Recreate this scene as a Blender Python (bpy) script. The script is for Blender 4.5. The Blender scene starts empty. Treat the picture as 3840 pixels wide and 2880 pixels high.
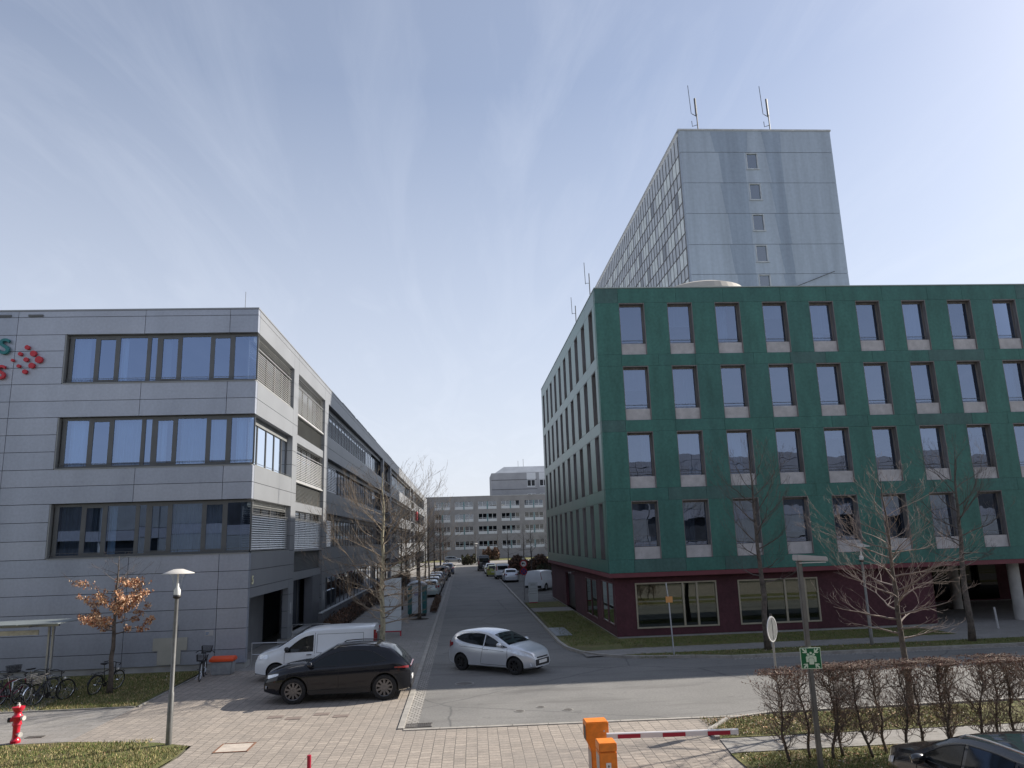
import bpy, bmesh, math, random
from mathutils import Vector, Matrix, Euler
PI = math.pi
R = math.radians
scene = bpy.context.scene
C = scene.collection

# ------------------------------------------------------------------ camera
cam_d = bpy.data.cameras.new('camera'); cam = bpy.data.objects.new('camera', cam_d); C.objects.link(cam)
cam_d.sensor_width = 36.0; cam_d.lens = 26.13; cam_d.clip_start = 0.1; cam_d.clip_end = 4000
p_, r_, y_ = R(11.74), R(-1.868), R(-4.1)
Mz = Matrix.Rotation(y_, 3, 'Z')
Fv = Vector((0, math.cos(p_), math.sin(p_))); R0 = Vector((1, 0, 0)); U0 = Vector((0, -math.sin(p_), math.cos(p_)))
Rv = math.cos(r_)*R0 + math.sin(r_)*U0; Uv = -math.sin(r_)*R0 + math.cos(r_)*U0
Rv, Uv, Fv = Mz @ Rv, Mz @ Uv, Mz @ Fv
m = Matrix((Rv, Uv, -Fv)).transposed().to_4x4(); m.translation = Vector((0, 0, 4.9))
cam.matrix_world = m
scene.camera = cam

# ------------------------------------------------------------------ sky and sun
SUN = Vector((1.437, 0.57, 1.0)).normalized()
EL = math.asin(SUN.z); AZ = math.atan2(SUN.x, SUN.y)      # clockwise from +Y
world = bpy.data.worlds.new('World'); scene.world = world; world.use_nodes = True
wn = world.node_tree; wn.nodes.clear(); WL = wn.links.new
sky = wn.nodes.new('ShaderNodeTexSky'); sky.sky_type = 'NISHITA'; sky.sun_disc = False
sky.sun_elevation = EL; sky.sun_rotation = AZ; sky.altitude = 300
sky.air_density = 1.0; sky.dust_density = 1.4; sky.ozone_density = 3.0
bgn = wn.nodes.new('ShaderNodeBackground'); bgn.inputs[1].default_value = 0.089
tc = wn.nodes.new('ShaderNodeTexCoord'); sep = wn.nodes.new('ShaderNodeSeparateXYZ'); WL(tc.outputs['Generated'], sep.inputs[0])
# thin high cirrus: direction projected on a high flat layer
mx = wn.nodes.new('ShaderNodeMath'); mx.operation = 'MAXIMUM'; mx.inputs[1].default_value = 0.06; WL(sep.outputs['Z'], mx.inputs[0])
dx = wn.nodes.new('ShaderNodeMath'); dx.operation = 'DIVIDE'; WL(sep.outputs['X'], dx.inputs[0]); WL(mx.outputs[0], dx.inputs[1])
dy = wn.nodes.new('ShaderNodeMath'); dy.operation = 'DIVIDE'; WL(sep.outputs['Y'], dy.inputs[0]); WL(mx.outputs[0], dy.inputs[1])
cmb = wn.nodes.new('ShaderNodeCombineXYZ'); WL(dx.outputs[0], cmb.inputs[0]); WL(dy.outputs[0], cmb.inputs[1])
mp = wn.nodes.new('ShaderNodeMapping'); mp.inputs['Scale'].default_value = (1.9, 0.34, 1); mp.inputs['Rotation'].default_value = (0, 0, R(12)); mp.inputs['Location'].default_value = (3.3, 1.7, 0)
WL(cmb.outputs[0], mp.inputs[0])
nz = wn.nodes.new('ShaderNodeTexNoise'); nz.inputs['Scale'].default_value = 1.3; nz.inputs['Detail'].default_value = 9; nz.inputs['Roughness'].default_value = 0.62; nz.inputs['Distortion'].default_value = 1.5
WL(mp.outputs[0], nz.inputs['Vector'])
rp = wn.nodes.new('ShaderNodeValToRGB'); rp.color_ramp.elements[0].position = 0.47; rp.color_ramp.elements[0].color = (0, 0, 0, 1); rp.color_ramp.elements[1].position = 0.86; rp.color_ramp.elements[1].color = (0.19, 0.19, 0.19, 1)
WL(nz.outputs['Fac'], rp.inputs[0])
hz = wn.nodes.new('ShaderNodeMix'); hz.data_type = 'RGBA'; hz.inputs[7].default_value = (5.7, 5.95, 6.6, 1)
tint = wn.nodes.new('ShaderNodeMix'); tint.data_type = 'RGBA'; tint.blend_type = 'MULTIPLY'; tint.inputs[0].default_value = 1.0; tint.inputs[7].default_value = (0.97, 0.965, 0.98, 1)
WL(sky.outputs[0], tint.inputs[6]); WL(tint.outputs[2], hz.inputs[6]); 
hr = wn.nodes.new('ShaderNodeMapRange'); hr.inputs[1].default_value = 0.0; hr.inputs[2].default_value = 0.55; hr.inputs[3].default_value = 0.92; hr.inputs[4].default_value = 0.27; WL(sep.outputs['Z'], hr.inputs[0]); WL(hr.outputs[0], hz.inputs[0])
cl = wn.nodes.new('ShaderNodeMix'); cl.data_type = 'RGBA'; cl.inputs[7].default_value = (6.6, 7.0, 7.8, 1)
WL(rp.outputs[0], cl.inputs[0]); WL(hz.outputs[2], cl.inputs[6]); WL(cl.outputs[2], bgn.inputs[0])
wo = wn.nodes.new('ShaderNodeOutputWorld'); WL(bgn.outputs[0], wo.inputs[0])
sd = bpy.data.lights.new('sun', 'SUN'); sd.energy = 4.9; sd.angle = R(0.53); sd.color = (1.0, 0.93, 0.83)
so = bpy.data.objects.new('sun', sd); C.objects.link(so); so.rotation_euler = SUN.to_track_quat('Z', 'Y').to_euler(); so.location = SUN*200
scene.view_settings.view_transform = 'Standard'; scene.view_settings.look = 'None'
scene.view_settings.exposure = 0.70; scene.view_settings.gamma = 1.0
scene.render.engine = 'CYCLES'; scene.cycles.max_bounces = 8; scene.cycles.transparent_max_bounces = 12

# ------------------------------------------------------------------ materials
MATS = {}
def nd(t, typ, **kw):
    n = t.nodes.new(typ)
    for k, v in kw.items():
        if k in n.inputs: n.inputs[k].default_value = v
        else: setattr(n, k, v)
    return n
def mat(name, col, rough=0.6, metal=0.0, var=0.12, vs=1.5, bump=0.0, bs=30.0, coat=0.0, spec=0.5, fine=0.0, fs=40, stretch=None, col2=None, aniso=None):
    """principled surface whose colour drifts with two noises; everything in object space"""
    if name in MATS: return MATS[name]
    mt = bpy.data.materials.new(name); mt.use_nodes = True; t = mt.node_tree; t.nodes.clear(); L = t.links.new
    o = nd(t, 'ShaderNodeOutputMaterial'); b = nd(t, 'ShaderNodeBsdfPrincipled')
    b.inputs['Roughness'].default_value = rough; b.inputs['Metallic'].default_value = metal
    b.inputs['Coat Weight'].default_value = coat; b.inputs['Specular IOR Level'].default_value = spec
    if coat: b.inputs['Coat Roughness'].default_value = 0.04
    L(b.outputs[0], o.inputs[0])
    c = (*col, 1)
    tcn = nd(t, 'ShaderNodeTexCoord'); vec = tcn.outputs['Object']
    if stretch:
        mpn = nd(t, 'ShaderNodeMapping'); mpn.inputs['Scale'].default_value = stretch; L(vec, mpn.inputs[0]); vec = mpn.outputs[0]
    if var or fine:
        n1 = nd(t, 'ShaderNodeTexNoise'); n1.inputs['Scale'].default_value = vs; n1.inputs['Detail'].default_value = 6; n1.inputs['Roughness'].default_value = 0.6
        L(vec, n1.inputs['Vector'])
        mr = nd(t, 'ShaderNodeMapRange'); mr.inputs[1].default_value = 0.3; mr.inputs[2].default_value = 0.7; L(n1.outputs['Fac'], mr.inputs[0])
        mc = nd(t, 'ShaderNodeMix', data_type='RGBA'); c2 = col2 or tuple(x*(1-2*var) for x in col)
        mc.inputs[6].default_value = (*[min(1, x*(1+var)) for x in col], 1); mc.inputs[7].default_value = (*c2, 1); L(mr.outputs[0], mc.inputs[0])
        out = mc.outputs[2]
        if fine:
            n2 = nd(t, 'ShaderNodeTexNoise'); n2.inputs['Scale'].default_value = fs; n2.inputs['Detail'].default_value = 3; L(tcn.outputs['Object'], n2.inputs['Vector'])
            m2 = nd(t, 'ShaderNodeMapRange'); m2.inputs[1].default_value = 0.3; m2.inputs[2].default_value = 0.7; m2.inputs[3].default_value = 1-fine; m2.inputs[4].default_value = 1+fine; L(n2.outputs['Fac'], m2.inputs[0])
            mm = nd(t, 'ShaderNodeMix', data_type='RGBA', blend_type='MULTIPLY'); mm.inputs[0].default_value = 1; L(out, mm.inputs[6]); L(m2.outputs[0], mm.inputs[7]); out = mm.outputs[2]
        L(out, b.inputs['Base Color'])
    else: b.inputs['Base Color'].default_value = c
    if bump:
        n3 = nd(t, 'ShaderNodeTexNoise'); n3.inputs['Scale'].default_value = bs; n3.inputs['Detail'].default_value = 4; L(tcn.outputs['Object'], n3.inputs['Vector'])
        bp = nd(t, 'ShaderNodeBump'); bp.inputs['Strength'].default_value = bump; bp.inputs['Distance'].default_value = 0.02; L(n3.outputs['Fac'], bp.inputs['Height']); L(bp.outputs[0], b.inputs['Normal'])
    MATS[name] = mt; return mt
def glass(name, tint=(0.55, 0.6, 0.62), refl=0.30, rough=0.0, wav=0.0, gc=(.86, .92, 1), gmax=1.0):
    """coated pane: part mirror, part see-through"""
    if name in MATS: return MATS[name]
    mt = bpy.data.materials.new(name); mt.use_nodes = True; t = mt.node_tree; t.nodes.clear(); L = t.links.new
    o = nd(t, 'ShaderNodeOutputMaterial'); g = nd(t, 'ShaderNodeBsdfGlossy'); g.inputs['Roughness'].default_value = rough; g.inputs['Color'].default_value = (*gc, 1)
    tr = nd(t, 'ShaderNodeBsdfTransparent'); tr.inputs[0].default_value = (*tint, 1)
    lw = nd(t, 'ShaderNodeFresnel'); lw.inputs[0].default_value = 1.5
    mr = nd(t, 'ShaderNodeMapRange'); mr.inputs[1].default_value = 0.04; mr.inputs[2].default_value = 1.0; mr.inputs[3].default_value = refl; mr.inputs[4].default_value = gmax; L(lw.outputs[0], mr.inputs[0])
    mi = nd(t, 'ShaderNodeMixShader'); L(mr.outputs[0], mi.inputs[0]); L(tr.outputs[0], mi.inputs[1]); L(g.outputs[0], mi.inputs[2]); L(mi.outputs[0], o.inputs[0])
    if wav:
        tcn = nd(t, 'ShaderNodeTexCoord'); n = nd(t, 'ShaderNodeTexNoise'); n.inputs['Scale'].default_value = 0.8; L(tcn.outputs['Object'], n.inputs['Vector'])
        bp = nd(t, 'ShaderNodeBump'); bp.inputs['Strength'].default_value = wav; bp.inputs['Distance'].default_value = 0.02; L(n.outputs['Fac'], bp.inputs['Height']); L(bp.outputs[0], g.inputs['Normal'])
    MATS[name] = mt; return mt
def ground_mat(name, kind):
    """asphalt, pavers, slabs and turf; patterns follow the object's own metres"""
    if name in MATS: return MATS[name]
    mt = bpy.data.materials.new(name); mt.use_nodes = True; t = mt.node_tree; t.nodes.clear(); L = t.links.new
    o = nd(t, 'ShaderNodeOutputMaterial'); b = nd(t, 'ShaderNodeBsdfPrincipled'); L(b.outputs[0], o.inputs[0])
    tcn = nd(t, 'ShaderNodeTexCoord'); V = tcn.outputs['Object']
    def noise(scale, detail=5, rough=.6, vec=None, dist=0):
        n = nd(t, 'ShaderNodeTexNoise'); n.inputs['Scale'].default_value = scale; n.inputs['Detail'].default_value = detail; n.inputs['Roughness'].default_value = rough; n.inputs['Distortion'].default_value = dist; L(vec or V, n.inputs['Vector']); return n.outputs['Fac']
    def ramp(src, a, c, ca, cb):
        r = nd(t, 'ShaderNodeMapRange'); r.inputs[1].default_value = a; r.inputs[2].default_value = c; r.inputs[3].default_value = ca; r.inputs[4].default_value = cb; L(src, r.inputs[0]); return r.outputs[0]
    def mixc(f, a, c, mode='MIX'):
        mm = nd(t, 'ShaderNodeMix', data_type='RGBA', blend_type=mode)
        for i, v in ((0, f), (6, a), (7, c)):
            if hasattr(v, 'default_value') or hasattr(v, 'is_linked'): L(v, mm.inputs[i])
            elif i == 0: mm.inputs[0].default_value = v
            else: mm.inputs[i].default_value = (*v, 1)
        return mm.outputs[2]
    if kind == 'asphalt':
        c = mixc(ramp(noise(.35, 6), .35, .65, 0, 1), (.150, .146, .139), (.188, .182, .172))
        c = mixc(1, c, ramp(noise(90, 2), .3, .7, .72, 1.28), 'MULTIPLY'); c = mixc(1, c, ramp(noise(13, 4, .75), .3, .7, .80, 1.20), 'MULTIPLY')
        c = mixc(ramp(noise(.9, 4, .7), .62, .66, 0, .4), c, (.085, .083, .08))
        mpn = nd(t, 'ShaderNodeMapping'); mpn.inputs['Scale'].default_value = (.25, 1.2, 1); L(V, mpn.inputs[0])
        c = mixc(ramp(noise(.7, 5, .65, mpn.outputs[0]), .52, .68, 0, .75), c, (.105, .10, .095))
        vo = nd(t, 'ShaderNodeTexVoronoi', feature='DISTANCE_TO_EDGE'); vo.inputs['Scale'].default_value = .16
        ad = nd(t, 'ShaderNodeMix', data_type='VECTOR'); nn = nd(t, 'ShaderNodeTexNoise'); nn.inputs['Scale'].default_value = 1.1; nn.inputs['Detail'].default_value = 5; L(V, nn.inputs['Vector']); ad.inputs[0].default_value = .22; L(V, ad.inputs[4]); L(nn.outputs['Color'], ad.inputs[5]); L(ad.outputs[1], vo.inputs['Vector'])
        c = mixc(ramp(vo.outputs['Distance'], .0, .0055, .75, 0), c, (.06, .06, .06))
        L(c, b.inputs['Base Color']); b.inputs['Roughness'].default_value = .85
        bp = nd(t, 'ShaderNodeBump'); bp.inputs['Strength'].default_value = .35; bp.inputs['Distance'].default_value = .01; L(noise(120, 2), bp.inputs['Height']); L(bp.outputs[0], b.inputs['Normal'])
    elif kind in ('pavers', 'slabs', 'cobbles'):
        w, h, mo = {'pavers': (.29, .205, .010), 'slabs': (.62, .42, .008), 'cobbles': (.16, .16, .02)}[kind]
        mpn = nd(t, 'ShaderNodeMapping'); mpn.inputs['Rotation'].default_value = (0, 0, R(90 if kind == 'pavers' else 0) + R(.8)); L(V, mpn.inputs[0])
        ad = nd(t, 'ShaderNodeMix', data_type='VECTOR'); nn = nd(t, 'ShaderNodeTexNoise'); nn.inputs['Scale'].default_value = 1.7; L(mpn.outputs[0], nn.inputs['Vector']); ad.inputs[0].default_value = .02; L(mpn.outputs[0], ad.inputs[4]); L(nn.outputs['Color'], ad.inputs[5])
        br = nd(t, 'ShaderNodeTexBrick'); br.inputs['Scale'].default_value = 1; br.inputs['Brick Width'].default_value = w*.72 if kind == 'pavers' else w; br.inputs['Row Height'].default_value = h*1.28 if kind == 'pavers' else h
        br.inputs['Mortar Size'].default_value = mo; br.inputs['Mortar Smooth'].default_value = .3; br.offset = .5; br.inputs['Bias'].default_value = 0
        k1, k2 = {'pavers': ((.355, .305, .258), (.262, .228, .196)), 'slabs': ((.27, .255, .24), (.225, .215, .2)), 'cobbles': ((.38, .36, .33), (.27, .26, .24))}[kind]
        br.inputs['Color1'].default_value = (*k1, 1); br.inputs['Color2'].default_value = (*k2, 1); br.inputs['Mortar'].default_value = (.10, .09, .08, 1); L(ad.outputs[1], br.inputs['Vector'])
        c = mixc(ramp(noise(.45, 6), .35, .66, 0, .55), br.outputs[0], tuple(x*.86 for x in k2))
        c = mixc(1, c, ramp(noise(45, 3), .3, .7, .85, 1.15), 'MULTIPLY'); c = mixc(1, c, ramp(noise(11, 4, .75), .3, .7, .84, 1.16), 'MULTIPLY')
        c = mixc(ramp(noise(2.3, 5), .54, .72, 0, .55), c, (.17, .15, .13)); c = mixc(ramp(noise(.16, 3), .5, .62, 0, .3), c, (.20, .185, .17))
        L(c, b.inputs['Base Color']); b.inputs['Roughness'].default_value = .9
        bp = nd(t, 'ShaderNodeBump'); bp.inputs['Strength'].default_value = .6; bp.inputs['Distance'].default_value = .012; L(ramp(br.outputs['Fac'], 0, 1, 1, 0), bp.inputs['Height']); L(bp.outputs[0], b.inputs['Normal'])
    elif kind == 'turf':
        c = mixc(ramp(noise(1.1, 6), .36, .64, 0, 1), (.088, .108, .026), (.165, .148, .055))
        c = mixc(ramp(noise(7, 4), .5, .7, 0, .6), c, (.22, .18, .09)); c = mixc(ramp(noise(.8, 5, .7), .55, .64, 0, .75), c, (.13, .10, .06)); c = mixc(1, c, ramp(noise(16, 4, .75), .3, .7, .65, 1.35), 'MULTIPLY')
        c = mixc(1, c, ramp(noise(60, 3), .3, .7, .55, 1.4), 'MULTIPLY')
        L(c, b.inputs['Base Color']); b.inputs['Roughness'].default_value = 1
        bp = nd(t, 'ShaderNodeBump'); bp.inputs['Strength'].default_value = .9; bp.inputs['Distance'].default_value = .04; L(noise(38, 4), bp.inputs['Height']); L(bp.outputs[0], b.inputs['Normal'])
    MATS[name] = mt; return mt

# ------------------------------------------------------------------ mesh helpers
class MB:
    def __init__(s): s.v = []; s.f = []; s.mi = []; s.cur = 0; s.sm = []; s.smooth = False
    def _f(s, ids): s.f.append(ids); s.mi.append(s.cur); s.sm.append(s.smooth)
    def box(s, x0, x1, y0, y1, z0, z1):
        if x0 > x1: x0, x1 = x1, x0
        if y0 > y1: y0, y1 = y1, y0
        if z0 > z1: z0, z1 = z1, z0
        n = len(s.v); s.v += [(x0,y0,z0),(x1,y0,z0),(x1,y1,z0),(x0,y1,z0),(x0,y0,z1),(x1,y0,z1),(x1,y1,z1),(x0,y1,z1)]
        for q in ((0,3,2,1),(4,5,6,7),(0,1,5,4),(1,2,6,5),(2,3,7,6),(3,0,4,7)): s._f(tuple(n+i for i in q))
        return s
    def poly(s, pts):
        n = len(s.v); s.v += [tuple(p) for p in pts]; s._f(tuple(range(n, n+len(pts)))); return s
    def prism(s, pts, d):
        """closed outline pts extruded by vector d"""
        n = len(s.v); k = len(pts); d = Vector(d)
        s.v += [tuple(p) for p in pts] + [tuple(Vector(p)+d) for p in pts]
        s._f(tuple(range(n+k-1, n-1, -1))); s._f(tuple(range(n+k, n+2*k)))
        for i in range(k): j = (i+1) % k; s._f((n+i, n+j, n+k+j, n+k+i))
        return s
    def tube(s, pts, rad, n=8, caps=True):
        pts = [Vector(p) for p in pts]
        if not hasattr(rad, '__len__'): rad = [rad]*len(pts)
        base = len(s.v); up = None
        for i, p in enumerate(pts):
            t = (pts[min(i+1, len(pts)-1)] - pts[max(i-1, 0)])
            if t.length < 1e-9: t = Vector((0,0,1))
            t.normalize()
            if up is None: up = Vector((0,0,1)) if abs(t.z) < .9 else Vector((1,0,0))
            a = t.cross(up)
            if a.length < 1e-6: a = t.cross(Vector((0.3,1,.2)))
            a.normalize(); up = a.cross(t).normalized()
            for k in range(n):
                an = 2*PI*k/n; s.v.append(tuple(p + (a*math.cos(an) + up*math.sin(an))*rad[i]))
        for i in range(len(pts)-1):
            for k in range(n):
                k2 = (k+1) % n; s._f((base+i*n+k, base+i*n+k2, base+(i+1)*n+k2, base+(i+1)*n+k))
        if caps:
            s._f(tuple(base+k for k in range(n-1, -1, -1))); e = base+(len(pts)-1)*n; s._f(tuple(e+k for k in range(n)))
        return s
    def cyl(s, p, q, r, n=16): return s.tube([p, q], r, n)
    def lathe(s, prof, c=(0,0,0), n=24, axis='z'):
        """prof = [(r, h)...] round an axis"""
        base = len(s.v); c = Vector(c)
        for r, h in prof:
            for k in range(n):
                a = 2*PI*k/n; x, y = r*math.cos(a), r*math.sin(a)
                q = {'z': (x, y, h), 'y': (x, h, y), 'x': (h, x, y)}[axis]; s.v.append(tuple(c+Vector(q)))
        for i in range(len(prof)-1):
            for k in range(n):
                k2 = (k+1) % n; f = (base+i*n+k, base+i*n+k2, base+(i+1)*n+k2, base+(i+1)*n+k)
                s._f(f if axis != 'y' else f[::-1])
        return s
    def grid(s, rows):
        """rows of points joined as a sheet"""
        base = len(s.v); w = len(rows[0])
        for r in rows: s.v += [tuple(p) for p in r]
        for i in range(len(rows)-1):
            for k in range(w-1): s._f((base+i*w+k, base+i*w+k+1, base+(i+1)*w+k+1, base+(i+1)*w+k))
        return s
    def build(s, name, mats, parent=None, org=None, smooth_angle=None, bevel=0):
        if org is None:
            org = Vector((0,0,0)); a = parent
            while a is not None: org = org + a.location; a = a.parent
        me = bpy.data.meshes.new(name); me.from_pydata([(x-org[0], y-org[1], z-org[2]) for x, y, z in s.v], [], s.f)
        if not isinstance(mats, (list, tuple)): mats = [mats]
        for mm in mats: me.materials.append(mm)
        me.polygons.foreach_set('material_index', s.mi)
        me.polygons.foreach_set('use_smooth', s.sm)
        me.update()
        bm = bmesh.new(); bm.from_mesh(me); bmesh.ops.recalc_face_normals(bm, faces=bm.faces)
        if bevel:
            bmesh.ops.bevel(bm, geom=[e for e in bm.edges if len(e.link_faces) == 2 and e.calc_face_angle(0) > .6], offset=bevel, segments=2, affect='EDGES', clamp_overlap=True)
        bm.to_mesh(me); bm.free()
        o = bpy.data.objects.new(name, me); C.objects.link(o)
        if parent is not None: o.parent = parent
        else: o.location = org
        return o
def thing(name, label, cat, loc=(0,0,0), rz=0.0, group=None):
    o = bpy.data.objects.new(name, None); C.objects.link(o); o.location = loc; o.rotation_euler = (0, 0, rz); o.empty_display_size = .3
    o['label'] = label; o['category'] = cat
    if group: o['group'] = group
    return o
def tag(o, label, cat, group=None, kind=None):
    o['label'] = label; o['category'] = cat
    if group: o['group'] = group
    if kind: o['kind'] = kind
    return o
def struct(o): o['kind'] = 'structure'; return o
def local(mb, name, mats, root, **k): return mb.build(name, mats, root, org=(0,0,0), **k)   # mesh given in the thing's own frame
def dup(root, loc, rz, label=None, mats=None):
    r = root.copy(); C.objects.link(r); r.location = loc; r.rotation_euler = (0, 0, rz)
    if label: r['label'] = label
    for ch in list(root.children):
        c = ch.copy(); C.objects.link(c); c.parent = r
        for g in list(ch.children):
            d = g.copy(); C.objects.link(d); d.parent = c
    return r
def text_mesh(txt, size, depth, name, mt, parent, M, font_scale=(1,1), shear=0):
    cu = bpy.data.curves.new(name, 'FONT'); cu.body = txt; cu.size = size; cu.extrude = depth/2; cu.align_x = 'CENTER'; cu.align_y = 'CENTER'; cu.offset = size*.018
    to = bpy.data.objects.new(name, cu); C.objects.link(to)
    dg = bpy.context.evaluated_depsgraph_get(); me = bpy.data.meshes.new_from_object(to.evaluated_get(dg))
    bpy.data.objects.remove(to); me.transform(M @ Matrix.Diagonal((font_scale[0], font_scale[1], 1, 1)))
    me.materials.clear(); me.materials.append(mt)
    o = bpy.data.objects.new(name, me); C.objects.link(o)
    if parent: o.parent = parent
    return o
# ================================================================== SETTING: ground, roads, paths
def sheet(name, pts, z, mt, thick=0.0):
    mb = MB()
    if thick: mb.prism([(x, y, z-thick) for x, y in pts], (0, 0, thick))
    else: mb.poly([(x, y, z) for x, y in pts])
    return struct(mb.build(name, mt))
ASPH = ground_mat('asphalt', 'asphalt'); PAV = ground_mat('pavers', 'pavers'); SLAB = ground_mat('slabs', 'slabs'); COB = ground_mat('cobbles', 'cobbles'); TURF = ground_mat('turf', 'turf')
KERB = mat('kerb_stone', (.33, .31, .28), .85, var=.14, vs=3, fine=.12, bump=.3)
KERBD = mat('kerb_stone_old', (.30, .285, .26), .9, var=.2, vs=4, fine=.15, bump=.3)
far = mat('far_ground', (.13, .125, .09), .95, var=.25, vs=.05, fine=.1, fs=2)
sheet('ground', [(-900, -300), (900, -300), (900, 1500), (-900, 1500)], -.06, far)
# side street running away from the camera, crossing the street in front
def arc(cx, cy, r, a0, a1, n=10): return [(cx+r*math.cos(R(a0+(a1-a0)*i/n)), cy+r*math.sin(R(a0+(a1-a0)*i/n))) for i in range(n+1)]
cor = arc(9.6, 36.2, 5.2, 180, 262, 12)       # kerb line of the corner by the green house
road_pts = [(-1.3, 21.55), (7.9, 21.25), (60, 21.5), (60, 29.9), (10.5, 30.25)] + [(9.2, 30.75), (7.6, 31.0), (6.4, 31.45), (5.4, 32.3), (4.85, 33.3), (4.5, 34.6), (4.38, 36.5)] + [(4.38, 160), (-1.3, 160)]
sheet('road', road_pts, 0, ASPH)
sheet('cross_street', [(-200, 160), (200, 160), (200, 178), (-200, 178)], 0, mat('asphalt_far', (.22, .21, .2), .85, var=.1, vs=.5, fine=.15, fs=20))
# pavers: barrier drive and forecourt of the grey building
sheet('driveway', [(-7.0, 4), (5.88, 4), (5.9, 17.6), (6.1, 18.85), (5.9, 19.3), (6.5, 20.6), (7.9, 21.06), (-1.72, 21.4), (-1.82, 32.4), (-10.5, 32.4), (-10.5, 21.9), (-8.0, 21.35), (-6.95, 20.8), (-6.9, 19.8), (-7.0, 18.9)], .012, PAV)
sheet('path_left', [(-60, 21.95), (-10.5, 21.9), (-10.5, 26.02), (-60, 26.2)], .014, SLAB)
sheet('bicycle_stand_ground', [(-24, 26.2), (-13.6, 26.15), (-14.2, 30.5), (-24, 30.5)], .02, mat('concrete_slab', (.23, .22, .205), .9, var=.15, vs=2, fine=.1))
sheet('pavement_left', [(-30, 32.4), (-1.82, 32.4), (-1.82, 150), (-30, 150)], .014, SLAB)
sheet('side_path', [(4.7, 51.8), (7.4, 51.8), (7.4, 54.6), (4.7, 54.6)], .03, SLAB)
sheet('corner_path', [(5.0, 31.95), (7, 32.1), (60, 32.1), (60, 33.6), (7, 33.6), (5.0, 33.4)], .05, SLAB)
sheet('entrance_paving', [(22.2, 33.55), (60, 33.55), (60, 48), (23.4, 48), (23.4, 37.0), (22.2, 36.7)], .04, SLAB)
sheet('parking_ground', [(4.55, 59.5), (60, 64), (60, 158), (4.55, 158)], .01, mat('parking_asphalt', (.12, .115, .105), .9, var=.2, vs=.6, fine=.15))
sheet('verge_path', [(5.92, 17.66), (60, 17.66), (60, 18.87), (6.08, 18.87)], .03, ground_mat('slabs2', 'slabs'))
sheet('car_park_ground', [(5.8, 2), (40, 2), (40, 15.2), (5.8, 15.2)], .012, ground_mat('slabs3', 'pavers'))
def turf(name, pts, z=.03, dens=0):
    return sheet(name, pts, z, TURF)
turf('grass_near_left', [(-60, 2), (-7.2, 2), (-7.05, 18.9), (-6.95, 19.8), (-7.0, 20.75), (-8.05, 21.3), (-10.5, 21.8), (-60, 21.85)])
turf('grass_by_grey_house', [(-13.5, 26.12), (-10.5, 26.08), (-10.6, 32.9), (-60, 32.9), (-60, 30.6), (-14.1, 30.6)])
turf('grass_by_kerb', [(5.15, 33.45), (7.3, 33.65), (22.2, 33.65), (22.2, 36.75), (7.38, 37.0), (7.36, 51.75), (4.72, 51.75), (4.55, 36.5), (4.65, 34.9)], .045)
turf('grass_by_sign', [(4.7, 54.65), (7.35, 54.65), (7.35, 59.4), (4.7, 59.4)], .04)
turf('grass_strip', [(6.2, 31.85), (7.8, 31.2), (9.4, 30.95), (10.6, 30.45), (60, 30.1), (60, 32.05), (7, 32.05)], .06)
turf('grass_verge', [(6.1, 18.9), (60, 18.9), (60, 21.25), (15, 21.1), (8.3, 21.0), (6.9, 20.6), (6.15, 19.6)], .04)
turf('grass_under_hedge', [(5.85, 15.25), (60, 15.25), (60, 17.62), (5.9, 17.62)], .035)
turf('grass_far', [(-60, 178.4), (100, 178.4), (100, 199), (-60, 199)], .05)
# kerbs with real upstand
def kerb(pts, w=.14, h=.10, name='kerb', mt=KERB, z0=-.02):
    mb = MB()
    P = [Vector((x, y, 0)) for x, y in pts]
    tot = 0
    for i in range(len(P)-1):
        a, b = P[i], P[i+1]; d = b-a; ln = d.length
        if ln < 1e-4: continue
        d.normalize(); nrm = Vector((-d.y, d.x, 0))*w; n = max(1, round(ln/1.0)) if ln < 60 else max(1, round(ln/2))
        for k in range(n):
            p = a + d*(ln*k/n + .006); q = a + d*(ln*(k+1)/n - .006)
            mb.prism([(p.x, p.y, z0), (q.x, q.y, z0), (q.x+nrm.x, q.y+nrm.y, z0), (p.x+nrm.x, p.y+nrm.y, z0)], (0, 0, h-z0))
    return struct(mb.build(name, mt))
kerb([(-1.66, 21.42), (-1.66, 160)], .16, .045, 'kerb_left')
sheet('gutter_left', [(-1.66, 21.56), (-1.3, 21.56), (-1.3, 160), (-1.66, 160)], .006, COB)
kerb([(8.0, 21.08), (-1.66, 21.4)], .15, .035, 'threshold_kerb')
kerb([(4.38, 158), (4.38, 36.5), (4.5, 34.6), (4.85, 33.3), (5.4, 32.3), (6.4, 31.45), (7.6, 31.0), (9.2, 30.75), (10.5, 30.25), (60, 29.95)], .14, .11, 'kerb_right')
kerb([(60, 21.42), (15, 21.3), (8.3, 21.18), (6.9, 20.75), (6.05, 19.7), (5.98, 18.9)], .12, .08, 'kerb_verge')
kerb([(-10.5, 26.05), (-13.6, 26.1), (-60, 26.2)], .06, .05, 'edging_left', KERBD)
kerb([(-10.45, 32.8), (-10.45, 26.05)], .06, .05, 'edging_drive', KERBD)
kerb([(6.0, 17.64), (60, 17.64)], .05, .05, 'edging_hedge', KERBD)
kerb([(22.2, 33.62), (7.2, 33.62)], .05, .07, 'edging_corner', KERBD)
# gutter along the far side of the street in front
sheet('gutter_right', [(10.5, 29.95), (60, 29.62), (60, 29.93), (10.5, 30.23)], .005, ground_mat('cobbles2', 'cobbles'))
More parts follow.
